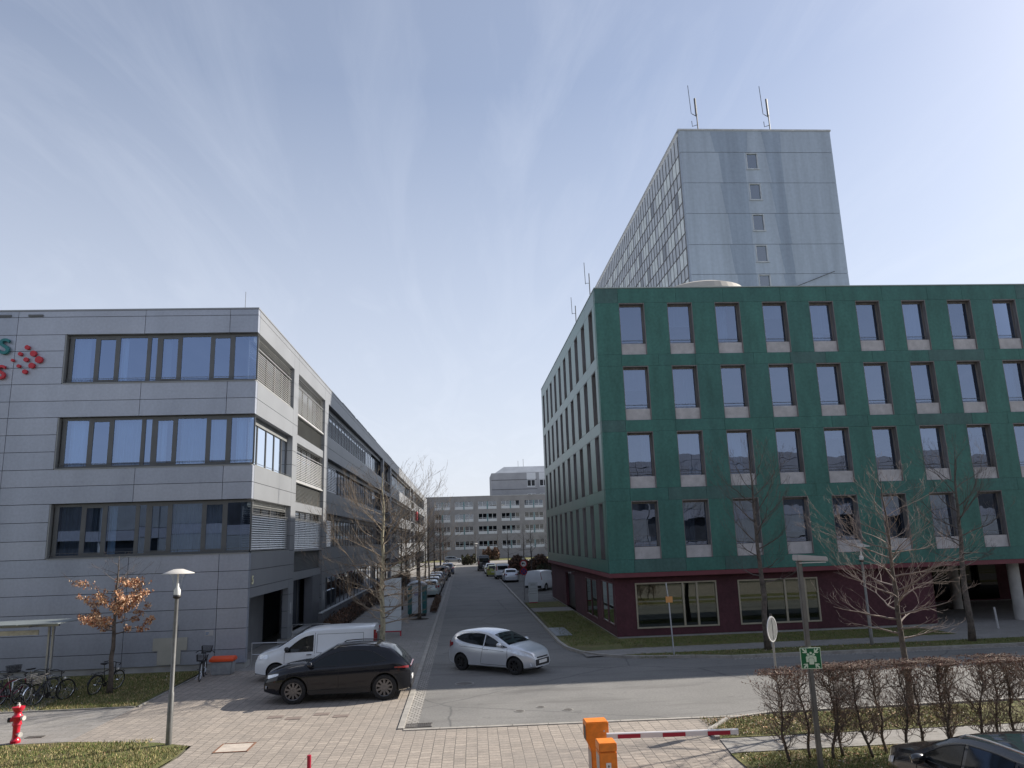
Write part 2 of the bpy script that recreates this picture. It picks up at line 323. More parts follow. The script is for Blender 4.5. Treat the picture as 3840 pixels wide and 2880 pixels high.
# road fittings
IRON = mat('cast_iron', (.16, .145, .13), .6, .6, var=.2, vs=8, bump=.5, bs=60)
def manhole(x, y, r, label, z=.004):
    t = thing('manhole_cover', label, 'manhole cover', (x, y, z), group='manhole covers in the asphalt')
    local(MB().lathe([(r, 0), (r, .008), (r*.84, .008)], n=28), 'frame', mat('manhole_frame', (.30, .29, .27), .8, var=.15, vs=6), t)
    local(MB().lathe([(r*.82, .003), (r*.82, .006), (0.001, .006)], n=28), 'lid', IRON, t)
manhole(-.03, 27.55, .34, 'large round manhole cover in the shaded asphalt left of the silver car')
manhole(2.21, 23.34, .13, 'small round valve cover in sunlit asphalt, the middle one of three')
manhole(1.56, 22.95, .15, 'small dark valve cover in sunlit asphalt, nearest to the paved threshold and leftmost')
manhole(2.95, 22.83, .16, 'small valve cover in a dark stained patch of sunlit asphalt, rightmost of three')
mb = MB()
for k in range(14): mb.box(-1.62+k*.05, -1.595+k*.05, 21.62, 22.0, .004, .018)
mb.box(-1.64, -.92, 21.6, 21.62, .004, .02); mb.box(-1.64, -.92, 22.0, 22.02, .004, .02)
tag(mb.build('drain_grate', IRON, org=(-1.3, 21.8, 0)), 'black iron drain grate where the kerb meets the paved threshold', 'drain')
DP = mat('dark_paver', (.19, .15, .13), .9, var=.15, vs=5, fine=.1)
for i, (x, y, lb) in enumerate([(-5.55, 23.66, 'dark paving slab in the sunlit pavers, leftmost of the four below the dark car'), (-4.97, 23.38, 'dark paving slab in the sunlit pavers, second from the left below the dark car'), (-4.23, 23.75, 'dark paving slab in the sunlit pavers, third from the left below the dark car'), (-3.62, 23.38, 'dark paving slab in the sunlit pavers, rightmost of four and nearest the kerb')]):
    tag(MB().box(x-.22, x+.22, y-.16, y+.16, .005, .022).build('paving_slab', DP, org=(x, y, 0)), lb, 'paving slab', 'dark slabs set in the pavers')
t = thing('access_cover', 'rusty framed rectangular access cover filled with pavers beside the grass', 'access cover', (-5.76, 20.4, .014))
mb = MB(); mb.box(-.42, .42, -.42, -.38, 0, .016); mb.box(-.42, .42, .38, .42, 0, .016); mb.box(-.42, -.38, -.38, .38, 0, .016); mb.box(.38, .42, -.38, .38, 0, .016)
local(mb, 'frame', mat('rust', (.20, .10, .06), .85, var=.25, vs=9), t); local(MB().box(-.378, .378, -.378, .378, 0, .008), 'lid', mat('lid_fill', (.47, .41, .35), .9, var=.12, vs=3, fine=.1), t)
tag(MB().box(-11.95, -11.5, 22.5, 22.72, .012, .026).build('valve_cover', IRON, org=(-11.7, 22.6, 0)), 'small square iron valve cover in the path right of the red hydrant', 'valve cover')
t = thing('light_shaft', 'grey steel grate sunk in the lawn beside the green house', 'grate', (5.0, 40.5, .05))
local(MB().box(-.42, .42, -1.7, 1.7, 0, .02), 'frame', mat('galv_dark', (.22, .24, .26), .5, .6, var=.15, vs=3), t)

# ================================================================== LEFT: grey panel-clad office building
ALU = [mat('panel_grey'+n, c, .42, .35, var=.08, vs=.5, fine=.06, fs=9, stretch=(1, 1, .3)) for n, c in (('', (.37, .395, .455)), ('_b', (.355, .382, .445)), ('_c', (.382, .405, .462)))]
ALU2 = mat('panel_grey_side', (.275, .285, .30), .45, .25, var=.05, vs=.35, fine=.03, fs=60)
JOINT = mat('panel_joint', (.03, .032, .04), .8, var=0)
FRM = mat('window_frame_grey', (.115, .118, .12), .45, .3, var=.06)
REV = mat('reveal_grey', (.27, .275, .27), .5, .3, var=.06)
GL1 = glass('window_glass', (.46, .56, .68), .34, gc=(.47, .62, .95))
CURT = mat('curtain_pale', (.62, .72, .80), .9, var=.08, vs=2, stretch=(9, 9, .4))
CURTG = mat('curtain_grey', (.36, .37, .38), .9, var=.1, vs=2, stretch=(12, 12, .3))
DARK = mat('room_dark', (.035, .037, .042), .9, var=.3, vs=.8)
CONC = mat('concrete', (.36, .355, .34), .85, var=.14, vs=1.2, fine=.06, bump=.15)
XF, YF, ZR = -9.03, 32.95, 15.45
LEN = 195
grey = thing('office_building', 'grey panel-clad four storey office building with ribbon windows at the left', 'building', (XF, YF, 0))
def bands(z0, z1, lines): # split [z0,z1] at joint heights
    zs = [z0]+sorted(z for z in lines if z0+.02 < z < z1-.02)+[z1]; return list(zip(zs[:-1], zs[1:]))
HL = [.8, 1.62, 2.43, 3.2, 3.94, 4.66, 7.67, 9.16, 9.9, 11.37, 12.87, 13.62, 15.17, 5.42, 6.18]
VL = [-9.03, -10.27, -13.97, -19.43, -25.2, -31, -37, -43]
g = .011
wl = MB(); bk = MB()
zrows = [(.25, 4.66, 0), (4.66, 6.94, 1), (6.94, 8.4, 0), (8.4, 10.65, 1), (10.65, 12.13, 0), (12.13, 14.36, 1), (14.36, 15.45, 0)]
WL_X = -17.35
for z0, z1, win in zrows:
    x_right = WL_X if win else XF
    for a, b in bands(z0, z1, HL):
        xs = [x_right] + [v for v in VL if v < x_right-.05]
        if win: xs = [WL_X, -19.43, -25.2, -31, -37, -43]
        for i in range(len(xs)-1):
            wl.cur = (int(a*7)+i*5) % 3; wl.box(xs[i+1]+g, xs[i]-(g if xs[i] != XF else 0), YF, YF+.30, a+g, b-g)
    bk.box(-43, x_right-.06, YF+.05, YF+.34, z0+.012, z1-.012)
wl.build('wall', ALU, grey); bk.build('panel_backing', JOINT, grey)
# side facade: pillars, bands
sd_ = MB(); sb = MB()
def spanel(y0, y1, z0, z1, lines=HL, vy=(), th=.30, x=XF):
    for a, b in bands(z0, z1, lines):
        ys = [y0]+[v for v in vy if y0+.1 < v < y1-.1]+[y1]
        for i in range(len(ys)-1): sd_.box(x-th, x, ys[i]+g, ys[i+1]-g, a+g, b-g)
    sb.box(x-th-.03, x-.05, y0+.012, y1-.012, z0+.014, z1-.014)
HS = [3.2, 3.94, 7.67, 11.37, 15.17]
bays = [('A', YF+.32, 40.45), ('P', 40.45, 41.6), ('B', 41.6, 49.8), ('P', 49.8, 51.15), ('C', 51.15, 87.0), ('P', 87.0, 88.0), ('B', 88.0, 96.0), ('P', 96.0, 97.2), ('C', 97.2, 133.0), ('P', 133, 134), ('B', 134, 142), ('P', 142, 143.2), ('C', 143.2, 180), ('P', 180, LEN)]
blind_rows = ((4.66, 6.94), (8.4, 10.65), (12.13, 14.36))
SLAT = mat('blind_slat', (.55, .55, .54), .35, .5, var=.05)
LOUV = mat('louvre_grey', (.26, .265, .26), .5, .4, var=.08, vs=1)
WHT = mat('white_panel', (.45, .45, .45), .5, var=.04)
GLS = glass('side_glass', (.45, .5, .52), .22)
NEARW = []
def window(x, y0, y1, z0, z1, mull, nm='window', curt=None, parent=grey, glassm=GLS):
    """side-facade ribbon window standing in plane x: frame, pane and curtain"""
    f = MB(); w = .05
    f.box(x-.06, x, y0, y1, z0, z0+.07); f.box(x-.06, x, y0, y1, z1-.07, z1)
    ys = [y0]; 
    while ys[-1]+mull < y1-.3: ys.append(ys[-1]+mull)
    ys.append(y1)
    for yy in ys: f.box(x-.065, x+.005, max(y0, yy-w), min(y1, yy+w), z0+.07, z1-.07)
    fr = f.build(nm, FRM, parent)
    MB().poly([(x-.03, y0, z0), (x-.03, y1, z0), (x-.03, y1, z1), (x-.03, y0, z1)]).build('pane', glassm, fr)
    if curt:
        rows = []
        for zz in (z0+.05, z1-.05):
            rr = []; n = int((curt[1]-curt[0])/.06)
            for k in range(n+1): yy = curt[0]+(curt[1]-curt[0])*k/n; rr.append((x-.22+.035*math.sin(k*1.7)+.02*math.sin(k*.7), yy, zz))
            rows.append(rr)
        MB().grid(rows).build('curtain', curt[2], fr)
    return fr
def blind(x, y0, y1, z0, z1, pitch=.085, tilt=.6, nm='venetian_blind', mt=SLAT, parent=grey):
    mb = MB(); n = int((z1-z0)/pitch); w = .08; c, s_ = math.cos(tilt)*w/2, math.sin(tilt)*w/2
    for k in range(n):
        z = z0+pitch*(k+.5)
        mb.poly([(x-c, y0, z+s_), (x-c, y1, z+s_), (x+c, y1, z-s_), (x+c, y0, z-s_)])
    for yy in (y0+.4, (y0+y1)/2, y1-.4): mb.box(x-.004, x+.004, yy-.01, yy+.01, z0, z1)
    mb.box(x-.04, x+.04, y0, y1, z0-.03, z0)
    return mb.build(nm, mt, parent)
for kind, y0, y1 in bays:
    vy = [y0+(y1-y0)*i/max(1, round((y1-y0)/6)) for i in range(1, max(1, round((y1-y0)/6)))] if y1-y0 > 10 else []
    if kind == 'P':
        spanel(y0, y1, .25 if y1 < LEN else .25, 15.45, [z for z in HL if True], vy)
    elif kind in 'AC':
        spanel(y0, y1, 14.36, 15.45, HS, vy); spanel(y0, y1, 10.65, 12.13, HS, vy); spanel(y0, y1, 6.94, 8.4, HS, vy)
        spanel(y0, y1, 2.78, 4.66, HS, vy)
    else:
        spanel(y0, y1, 14.36, 15.45, HS, vy)
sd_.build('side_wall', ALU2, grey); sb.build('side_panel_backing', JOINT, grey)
# bay A: row1 blind, row2 glass, row3 blind
xA = XF-.30
for zi, (z0, z1) in enumerate(blind_rows):
    hd = MB(); hd.box(xA-.05, XF-.02, YF+.4, 40.45, z0-.02, z0+.05); hd.box(xA-.12, XF-.28, YF+.4, 40.44, z1-.30, z1)
    hd.build('sill', REV, grey)
    if zi == 1:
        window(xA-.02, YF+.25, 40.44, z0+.05, z1-.3 if False else z1-.02, 1.55, curt=(YF+.5, 39.9, CURT))
        rl = MB(); rl.tube([(XF-.05, YF+.1, z0+.13), (XF-.05, 40.4, z0+.13)], .012, 6)
        for k in range(5): rl.tube([(XF-.05, YF+.3+k*1.75, z0+.04), (XF-.05, YF+.3+k*1.75, z0+.13)], .01, 5)
        rl.build('guard_rail', FRM, grey)
    else:
        blind(XF-.14, YF+.42, 40.3, z0+.12, z1-.62, parent=grey, tilt=1.0, pitch=.10); blind(XF-.14, YF+.42, 40.3, z1-.6, z1-.06, parent=grey, tilt=.25, pitch=.10)
        window(xA-.12, YF+.25, 40.44, z0+.05, z1-.02, 1.55)
# bays B: technical bays with louvres
for bi, (kind, y0, y1) in enumerate([b for b in bays if b[0] == 'B']):
    x = XF-.28
    for zi, (z0, z1) in enumerate(blind_rows):
        if bi == 0: blind(XF-.14, y0+.06, y1-.06, z0+.04, z1-.62, .10, 1.0); blind(XF-.14, y0+.06, y1-.06, z1-.6, z1-.04, .10, .25)
        window(x-.15, y0, y1, z0, z1, 1.6, curt=None)
        wp = MB(); wp.box(x+.02, XF-.06, y0+.02, y1-.02, z0-.07, z0); wp.build('sill', WHT, grey)
        lo = MB()
        for k in range(13):
            zz = z0-.15-k*.075
            if zz < z0-1.12: break
            lo.prism([(x, y0+.03, zz), (x+.09, y0+.03, zz-.045), (x+.09, y0+.03, zz-.055), (x, y0+.03, zz-.012)], (0, y1-y0-.06, 0))
        lo.box(x-.1, x-.02, y0+.02, y1-.02, z0-1.14, z0-.08)
        lo.build('louvre', LOUV, grey)
        MB().box(x-.1, XF-.08, y0+.02, y1-.02, z0-1.62 if zi else z0-1.6, z0-1.16).build('spandrel', ALU2, grey)
# bays C: long ribbons
rnd = random.Random(5)
for bi, (kind, y0, y1) in enumerate([b for b in bays if b[0] == 'C']):
    for zi, (z0, z1) in enumerate(blind_rows):
        x = XF-.45
        segs = [(y0, y0+(y1-y0)*.36), (y0+(y1-y0)*.36, y0+(y1-y0)*.66), (y0+(y1-y0)*.66, y1)]
        for si, (a, b) in enumerate(segs):
            window(x-.02, a+.01, b-.01, z0+.02, z1-.02, 1.45, curt=(a+.1, b-.1-(1.4 if (si+zi) % 2 else 0), CURTG if (si+zi+bi) % 3 else CURT) )
        MB().box(x, XF-.30, y0, y1, z1-.32, z1).build('shade_header', FRM, grey)  # dark header box standing in for shade under the lip above
        # outside blinds let down over part of the ribbon
        if bi == 0:
            a, b = [(y0+.1, y0+.72*(y1-y0)), (y0+.1, y0+4.4), (y0+.1, y0+2.6)][2-zi]
            blind(XF-.18, a, b, z0+.1, z1-.35, .11, 1.05)
            if zi == 2: pass
        MB().box(x+.02, XF-.31, y0, y1, z0-.0, z0+.06).build('sill', REV, grey)
# core, floors and roof
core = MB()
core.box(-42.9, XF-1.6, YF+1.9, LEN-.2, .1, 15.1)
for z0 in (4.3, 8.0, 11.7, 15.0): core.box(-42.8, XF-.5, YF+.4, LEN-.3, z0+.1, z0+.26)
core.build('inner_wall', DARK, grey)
rf = MB(); rf.box(-43, XF-.02, YF+.02, LEN, 15.26, 15.44); rf.box(-43, XF+.02, YF-.02, YF+.36, 15.451, 15.52); rf.box(XF-.36, XF+.02, YF+.361, LEN, 15.451, 15.52)
rf.build('roof', ALU2, grey)
pl = MB(); pl.box(-43, XF-.06, YF+.05, YF+.5, -.05, .245); pl.box(XF-.4, XF-.06, YF+.5, 33.85, -.05, .245); pl.box(XF-.5, XF-.04, 40.5, 47, -.05, .245); pl.build('plinth', CONC, grey)
# front ribbons with the uneven mullion rhythm of the photo
segs = [(-17.05, -16.13), (-15.93, -15.27), (-15.07, -13.90), (-13.73, -13.46), (-13.22, -12.57), (-12.38, -11.14), (-10.95, -10.28), (-10.07, -9.10)]
yw = YF+.24
for zi, (z0, z1) in enumerate(blind_rows):
    f = MB(); f.box(WL_X+.005, XF-.06, yw-.03, yw+.06, z0+.03, z0+.13); f.box(WL_X+.005, XF-.06, yw-.03, yw+.06, z1-.13, z1-.012)
    ed = [WL_X+.12] + [v for s in segs for v in s] + [-9.10]
    f.box(WL_X+.12, segs[0][0], yw-.03, yw+.06, z0+.13, z1-.13)
    for i in range(len(segs)-1): f.box(segs[i][1], segs[i+1][0], yw-.03, yw+.06, z0+.13, z1-.13)
    for i in (1, 4, 6): f.box(segs[i][0], segs[i][1], yw-.035, yw+.05, z1-.2, z1-.13); f.box(segs[i][0], segs[i][1], yw-.035, yw+.05, z0+.13, z0+.2)
    f.box(-9.1, -9.04, yw-.03, yw+.03, z0+.13, z1-.13)
    fr = f.build('window', FRM, grey)
    for a, b in segs: d1, d2 = rnd.uniform(-.006, .006), rnd.uniform(-.008, .008); MB().poly([(a, yw+d1, z0+.1), (b, yw-d1, z0+.1), (b, yw-d1+d2, z1-.1), (a, yw+d1+d2, z1-.1)]).build('pane', GL1, fr)
    cs = {2: [(-15.07, -14.8, CURT), (-17.05, -16.4, CURTG), (-13.2, -12.9, CURTG)], 1: [(-17.0, -16.2, CURT), (-15.07, -12.9, CURT), (-12.3, -10.3, CURT), (-9.9, -9.15, CURT)], 0: [(-17.05, -15.27, CURTG), (-15.07, -14.75, CURT), (-12.38, -10.3, CURTG)]}[zi]
    for a, b, cm in cs:
        n = max(4, int((b-a)/.05)); rows = []
        for zz in (z0+.12, z1-.12): rows.append([(a+(b-a)*k/n, yw+.22+.035*math.sin(k*1.9)+.02*math.sin(k*.8+a), zz) for k in range(n+1)])
        MB().grid(rows).build('curtain', cm, fr)
    rv = MB(); rv.box(WL_X-.002, WL_X+.05, YF+.012, YF+.34, z0+.04, z1-.014); rv.box(WL_X+.05, XF-.03, YF-.03, YF+.215, z0-.012, z0+.028); rv.build('reveal', REV, grey)
    rl = MB(); rl.tube([(WL_X+.1, YF+.06, z0+.22), (XF-.05, YF+.06, z0+.22)], .011, 6)
    for k in range(9): rl.tube([(WL_X+.2+k*1.0, YF+.06, z0+.02), (WL_X+.2+k*1.0, YF+.06, z0+.22)], .009, 5)
    rl.build('guard_rail', FRM, grey)
    MB().box(XF-.075, XF-.06, YF+.2, YF+.32, z0+.03, z1-.02).build('corner_post', FRM, grey)
# interior things seen in the third ribbon
# ground floor of the side: recessed entrance, glazing
en = MB(); en.box(XF-1.35, XF-1.25, 33.9, 40.5, 0.02, 2.78)
for zz in (.8, 1.6, 2.4): en.box(XF-1.25, XF-1.244, 35.6, 40.5, zz-.01, zz+.01)
en.build('entrance_wall', mat('entrance_panel', (.22, .225, .235), .5, .3, var=.08), grey)
MB().box(XF-1.25, XF-.31, 33.4, 33.9, .02, 2.9).build('entrance_cheek', CONC, grey)
MB().box(XF-1.24, XF-.32, 34.0, 40.4, 2.72, 2.76).build('entrance_ceiling', REV, grey)
for (a, b, zt) in ((41.6, 49.8, 3.1), (51.15, 87, 2.76), (88, 96, 3.1), (97.2, 133, 2.76), (143.2, 180, 2.76)):
    window(XF-.62, a, b, .35, zt, 2.0, 'ground_floor_window', parent=grey, glassm=GLS)
pp = MB()
for (a, b) in ((46.9, 49.2),): pp.box(XF-.5, XF-.02, a, b, .02, 3.1)
pp.build('pillar', mat('pillar_grey', (.16, .165, .18), .5, .3, var=.06), grey)
# sign: the end of two words and a cluster of red discs
TEAL = mat('sign_teal', (.01, .17, .18), .4, var=.05); RED = mat('sign_red', (.50, .02, .035), .4, var=.05)
sg = thing('wall_sign', 'wall lettering, teal S above red S, beside a cluster of red discs', 'sign', (-19.4, YF, 13))
def txtM(x, y, z, root, rx=90, rz=0): return Matrix.Translation(Vector((x, y, z))-root.location) @ Matrix.Rotation(R(rz), 4, 'Z') @ Matrix.Rotation(R(rx), 4, 'X')
text_mesh('S', .98, .12, 'letter', TEAL, sg, txtM(-19.83, YF-.1, 13.79, sg), (1.05, .98))
text_mesh('S', .9, .12, 'letter', RED, sg, txtM(-19.87, YF-.1, 12.64, sg), (1.05, .95))
for (x, z), r in zip([(-18.87, 13.77), (-19.14, 13.48), (-19.43, 13.2), (-18.87, 13.22), (-18.59, 13.49), (-18.33, 13.21), (-19.15, 12.94), (-18.61, 12.95), (-18.87, 12.68)], [.10, .085, .065, .10, .13, .155, .075, .125, .10]):
    MB().lathe([(.001, YF-.14), (r, YF-.14), (r, YF-.02), (.001, YF-.02)], c=(x, 0, z), n=20, axis='y').build('disc', RED, sg)
sg2 = thing('wall_sign', 'small red lettered sign high on the far end of the grey building', 'sign', (XF, 150, 10)); MB().box(XF+.02, XF+.3, 147, 150, 8.9, 10.6).build('letter', RED, sg2)
for k, (x, w) in enumerate(((-20.35, .42), (-19.0, .42))):
    tag(MB().box(x, x+.62, YF-.05, YF-.012, 15.2, 15.29).build('wall_vent', FRM, org=(x+.3, YF, 15.2)), ['dark slot vent under the roof edge at the left frame border', 'dark slot vent under the roof edge above the red discs'][k], 'vent')
pt = thing('wall_plate', 'small white notice with blue print on the grey wall above the e-bike', 'notice', (-10.5, YF-.012, 1.48))
MB().box(-10.69, -10.35, YF-.02, YF-.002, 1.37, 1.59).build('board', WHT, pt)
MB().box(-10.66, -10.53, YF-.024, YF-.021, 1.47, 1.50).box(-10.66, -10.56, YF-.024, YF-.021, 1.42, 1.44).build('print', mat('print_blue', (.08, .2, .4), .6, var=0), pt)
h5 = thing('house_number', 'pale number 5 fixed to the side wall of the grey building', 'house number', (XF, 33.55, 3.5))
text_mesh('5', .5, .03, 'digit', mat('number_pale', (.8, .76, .5), .5, var=0), h5, Matrix.Translation((.03, 0, 0)) @ Matrix.Rotation(R(90), 4, 'Z') @ Matrix.Rotation(R(90), 4, 'X'))
for k, (yy, lb) in enumerate(((40.95, 'narrow white plate on the first pillar beside the handrails'), (50.35, 'narrow white plate on the second pillar of the side front'))):
    tag(MB().box(XF+.004, XF+.03, yy-.12, yy+.12, 1.45, 2.0).build('pillar_plate', WHT, org=(XF, yy, 1.7)), lb, 'sign plate')
lr = MB(); lr.tube([(-10.0, 34.2, 15.5), (-10.0, 34.2, 16.7)], .012, 5); tag(lr.build('lightning_rod', FRM, org=(-10, 34.2, 15.5)), 'thin lightning rod on the front roof corner of the grey building', 'lightning rod', 'rods on the grey roof')
rg = random.Random(8)
for k, yy in enumerate((58, 66, 74, 92, 110)):
    t = thing('roof_anchor_rail', ['first', 'second', 'third', 'fourth', 'farthest'][k]+' low rail on the side roof edge of the grey building from the camera', 'roof rail', (XF-.15, yy, 15.52), group='rails on the grey roof edge')
    mb = MB(); mb.tube([(0, 0, .22), (0, 7, .22)], .02, 5)
    for j in range(5): mb.tube([(0, j*1.75, 0), (0, j*1.75, .22)], .02, 5)
    local(mb, 'rail', FRM, t)
# ramp wall, handrails, low hedge bed
tag(MB().box(-8.15, -7.9, 44.0, 68, 0, 1.12).build('ramp_wall', mat('ramp_conc', (.10, .10, .11), .8, var=.15), org=(-8, 44, 0)), 'dark low ramp wall along the side of the grey building', 'wall')
mb = MB(); mb.box(-8.12, -7.93, 43.95, 68.05, 1.13, 1.17); tag(mb.build('handrail', mat('steel_pale', (.55, .57, .58), .4, .6), org=(-8, 44, 1.1)), 'pale flat handrail on top of the ramp wall', 'handrail')
STEEL = mat('steel', (.45, .46, .47), .35, .8, var=.05)
def rail(name, pts, post, label, zt=1.0):
    t = thing(name, label, 'handrail', (*pts[0][:2], 0)); mb = MB()
    for z in (zt, zt*.55): mb.tube([(x, y, z) for x, y in pts], .021, 6)
    for x, y in post: mb.tube([(x, y, 0), (x, y, zt)], .021, 6)
    mb.build('tube_frame', STEEL, t)
rail('entrance_railing', [(-8.77, 32.95), (-6.9, 32.8)], [(-8.77, 32.95), (-6.9, 32.8)], 'tubular steel railing in front of the recessed entrance, nearer the camera')
rail('stair_railing', [(-8.61, 39.6), (-6.7, 39.4)], [(-8.61, 39.6), (-6.7, 39.4)], 'tubular steel railing behind the white van by the glazed entrance', 1.02)

# ================================================================== RIGHT: green panel building over a dark red ground floor
GREEN = [mat('green_panel_a', (.048, .155, .128), .5, var=.13, vs=.9, fine=.12, fs=7, stretch=(1.6, 1.6, .5), spec=.35), mat('green_panel_b', (.047, .148, .126), .5, var=.13, vs=.9, fine=.12, fs=7, stretch=(1.6, 1.6, .5), spec=.35), mat('green_panel_c', (.062, .134, .122), .5, var=.13, vs=.9, fine=.12, fs=7, stretch=(1.6, 1.6, .5), spec=.35)]
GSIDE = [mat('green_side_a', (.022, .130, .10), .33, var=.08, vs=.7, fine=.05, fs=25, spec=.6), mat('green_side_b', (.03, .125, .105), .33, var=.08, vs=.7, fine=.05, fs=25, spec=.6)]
BR = mat('reveal_bronze', (.18, .168, .162), .6, var=.2, vs=2, stretch=(6, 6, .6))
DRED = mat('dark_red_render', (.082, .028, .036), .9, var=.16, vs=.8, fine=.14, fs=9, bump=.2)
DREDL = mat('dark_red_trim', (.15, .035, .045), .6, var=.08)
WOODF = mat('frame_sand', (.36, .32, .24), .55, var=.08)
SILLP = mat('sill_panel', (.46, .44, .44), .8, var=.1, vs=3, fine=.08)
GX, GY, GXE, GYE = 7.1, 36.73, 48.0, 63.6
green = thing('office_building', 'green panelled office building with a dark red ground floor at the corner', 'building', (GX, GY, 0))
rows4 = [(14.0, 16.77), (10.58, 13.385), (7.155, 9.98), (3.715, 6.53)]
bnds = [(16.77, 17.58), (13.385, 14.0), (9.98, 10.58), (6.53, 7.155), (3.08, 3.715)]
rr = random.Random(11)
th = .42
fw = MB(); fb = MB(); WN = 15
for z0, z1 in bnds:
    x = GX; cuts = [GX]
    x0 = 8.32; k = 0
    while x0 < GXE-1: cuts.append(x0 + rr.choice([0, 0, .02])); x0 += rr.choice([1.94, 2.54, 2.56, 3.1])
    cuts.append(GXE)
    for i in range(len(cuts)-1):
        fw.cur = rr.choice([0, 0, 1, 1, 2]); fw.box(cuts[i]+(g*.6 if i else 0), cuts[i+1]-g*.6, GY, GY+th, z0+.009, z1-.009)
fw2 = fw
for (z0, z1) in rows4:
    xs = [GX] ; 
    for i in range(WN): xs += [8.36+2.56*i, 9.69+2.56*i]
    xs.append(GXE)
    for i in range(0, len(xs)-1, 2):
        fw.cur = rr.choice([0, 0, 0, 1]); fw.box(xs[i], xs[i+1], GY, GY+th, z0, z1)
fw.build('wall', GREEN, green)
fb.box(GX+.05, GXE-.05, GY+.03, GY+th-.02, 3.1, 3.7)
for z0, z1 in bnds: fb.box(GX+.04, GXE-.04, GY+.03, GY+th-.03, z0-.03, z1+.0)
fb.build('panel_backing', JOINT, green)
GLG = glass('green_house_glass', (.30, .36, .44), .34, wav=.2, gc=(.50, .61, .84))
wi = 0
for ri, (z0, z1) in enumerate(rows4):
    for i in range(WN):
        a = 8.36+2.56*i; b = a+1.33; yr = GY+.30
        f = MB(); f.cur = 0
        f.box(b-.03, b+.004, GY-.004, yr, z0, z1); f.box(a-.004, a+.02, GY-.004, yr, z0, z1); f.box(a, b, GY+.01, yr, z1-.05, z1+.003)
        f.box(a+.02, b-.03, yr, yr+.06, z1-.14, z1-.05); f.box(a+.02, a+.06, yr, yr+.06, z0+.6, z1-.14); f.box(b-.09, b-.03, yr, yr+.06, z0+.6, z1-.14)
        fr = f.build('window', BR, green)
        MB().box(a+.02, b-.03, GY+.08, yr+.06, z0+.002, z0+.58).build('sill_panel', SILLP, fr)
        d1, d2 = rr.uniform(-.006, .006), rr.uniform(-.014, .014); MB().poly([(a+.06, yr+.03+d1, z0+.6), (b-.09, yr+.03-d1, z0+.6), (b-.09, yr+.03-d1+d2, z1-.14), (a+.06, yr+.03+d1+d2, z1-.14)]).build('pane', GLG, fr)
        rl = MB(); rl.box(a+.03, b-.04, yr-.06, yr-.045, z0+.66, z0+.675); rl.box(a+.03, b-.04, yr-.06, yr-.045, z0+.80, z0+.815); rl.build('guard_rail', FRM, fr)
        if rr.random() < .4: zb_ = z1-.14-rr.choice([.4, .7, 1.1, 1.6]); MB().box(a+.07, b-.1, yr+.08, yr+.09, zb_, z1-.14).build('roller_blind', CURTG, fr)
        if rr.random() < .3:
            n = 16; side = rr.random() < .5; c0, c1 = (a+.1, a+.1+rr.uniform(.3, 1.0)) if side else (b-.1-rr.uniform(.3, 1.0), b-.1)
            MB().grid([[(c0+(c1-c0)*k/n, yr+.2+.03*math.sin(k*1.8), zz) for k in range(n+1)] for zz in (z0+.6, z1-.1)]).build('curtain', CURTG if rr.random() < .6 else CURT, fr)
# side facade
sw = MB()
sbn = bnds
for z0, z1 in sbn:
    y = GY+th
    cuts = [GY+th]; yy = 40.0
    while yy < GYE-1: cuts.append(yy); yy += rr.choice([2.65, 3.9, 5.3])
    cuts.append(GYE)
    for i in range(len(cuts)-1): sw.cur = rr.choice([0, 1]); sw.box(GX, GX+th, cuts[i]+.006, cuts[i+1]-.006, z0+.014, z1-.014)
for z0, z1 in rows4:
    ys = [GY+th]
    for i in range(10): ys += [37.72+2.635*i, 38.88+2.635*i] if i < 10 and 38.88+2.635*i < GYE else []
    ys.append(GYE)
    for i in range(0, len(ys)-1, 2): sw.cur = rr.choice([0, 0, 1]); sw.box(GX, GX+th, ys[i], ys[i+1], z0, z1)
    for i in range(10):
        a, b = 37.72+2.635*i, 38.88+2.635*i
        if b > GYE: break
        f = MB(); f.box(GX-.004, GX+.32, a-.004, a+.02, z0, z1); f.box(GX-.004, GX+.32, b-.03, b+.004, z0, z1); f.box(GX+.01, GX+.32, a, b, z1-.04, z1+.003); f.box(GX+.3, GX+.36, a+.02, a+.08, z0+.6, z1); f.box(GX+.3, GX+.36, b-.08, b-.02, z0+.6, z1)
        fr = f.build('window', BR, green)
        MB().poly([(GX+.33, a, z0+.58), (GX+.33, b, z0+.58), (GX+.33, b, z1), (GX+.33, a, z1)]).build('pane', GLG, fr)
        MB().box(GX+.2, GX+.36, a+.02, b-.03, z0+.002, z0+.58).build('sill_panel', BR, fr)
sw.build('side_wall', GSIDE, green)
ib = MB(); ib.box(GX+.05, GX+th-.05, GY+th, GYE-.05, 3.1, 3.69)
for z0, z1 in bnds: ib.box(GX+.03, GX+th-.03, GY+th, GYE-.03, z0-.02, z1)
ib.build('side_backing', JOINT, green)
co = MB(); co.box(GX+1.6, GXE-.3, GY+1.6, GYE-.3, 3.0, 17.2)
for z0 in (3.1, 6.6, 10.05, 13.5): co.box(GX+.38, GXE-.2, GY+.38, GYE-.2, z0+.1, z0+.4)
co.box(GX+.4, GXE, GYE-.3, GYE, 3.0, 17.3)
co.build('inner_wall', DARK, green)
MB().box(GX+.02, GXE, GY+.02, GYE, 17.32, 17.55).box(GX-.02, GXE, GY-.03, GY+.45, 17.582, 17.63).box(GX-.02, GX+.45, GY+.451, GYE, 17.582, 17.63).build('roof', mat('roof_edge', (.35, .40, .38), .5, var=.08), green)
MB().box(GX-.02, GXE, GY-.02, GY+.5, 2.87, 3.076).box(GX-.02, GX+.5, GY+.501, GYE, 2.87, 3.076).build('lip', DREDL, green)
MB().box(GX+.3, GXE, GY+.4, GYE, 2.9, 3.05).build('soffit', mat('soffit', (.14, .07, .075), .8, var=.1), green)
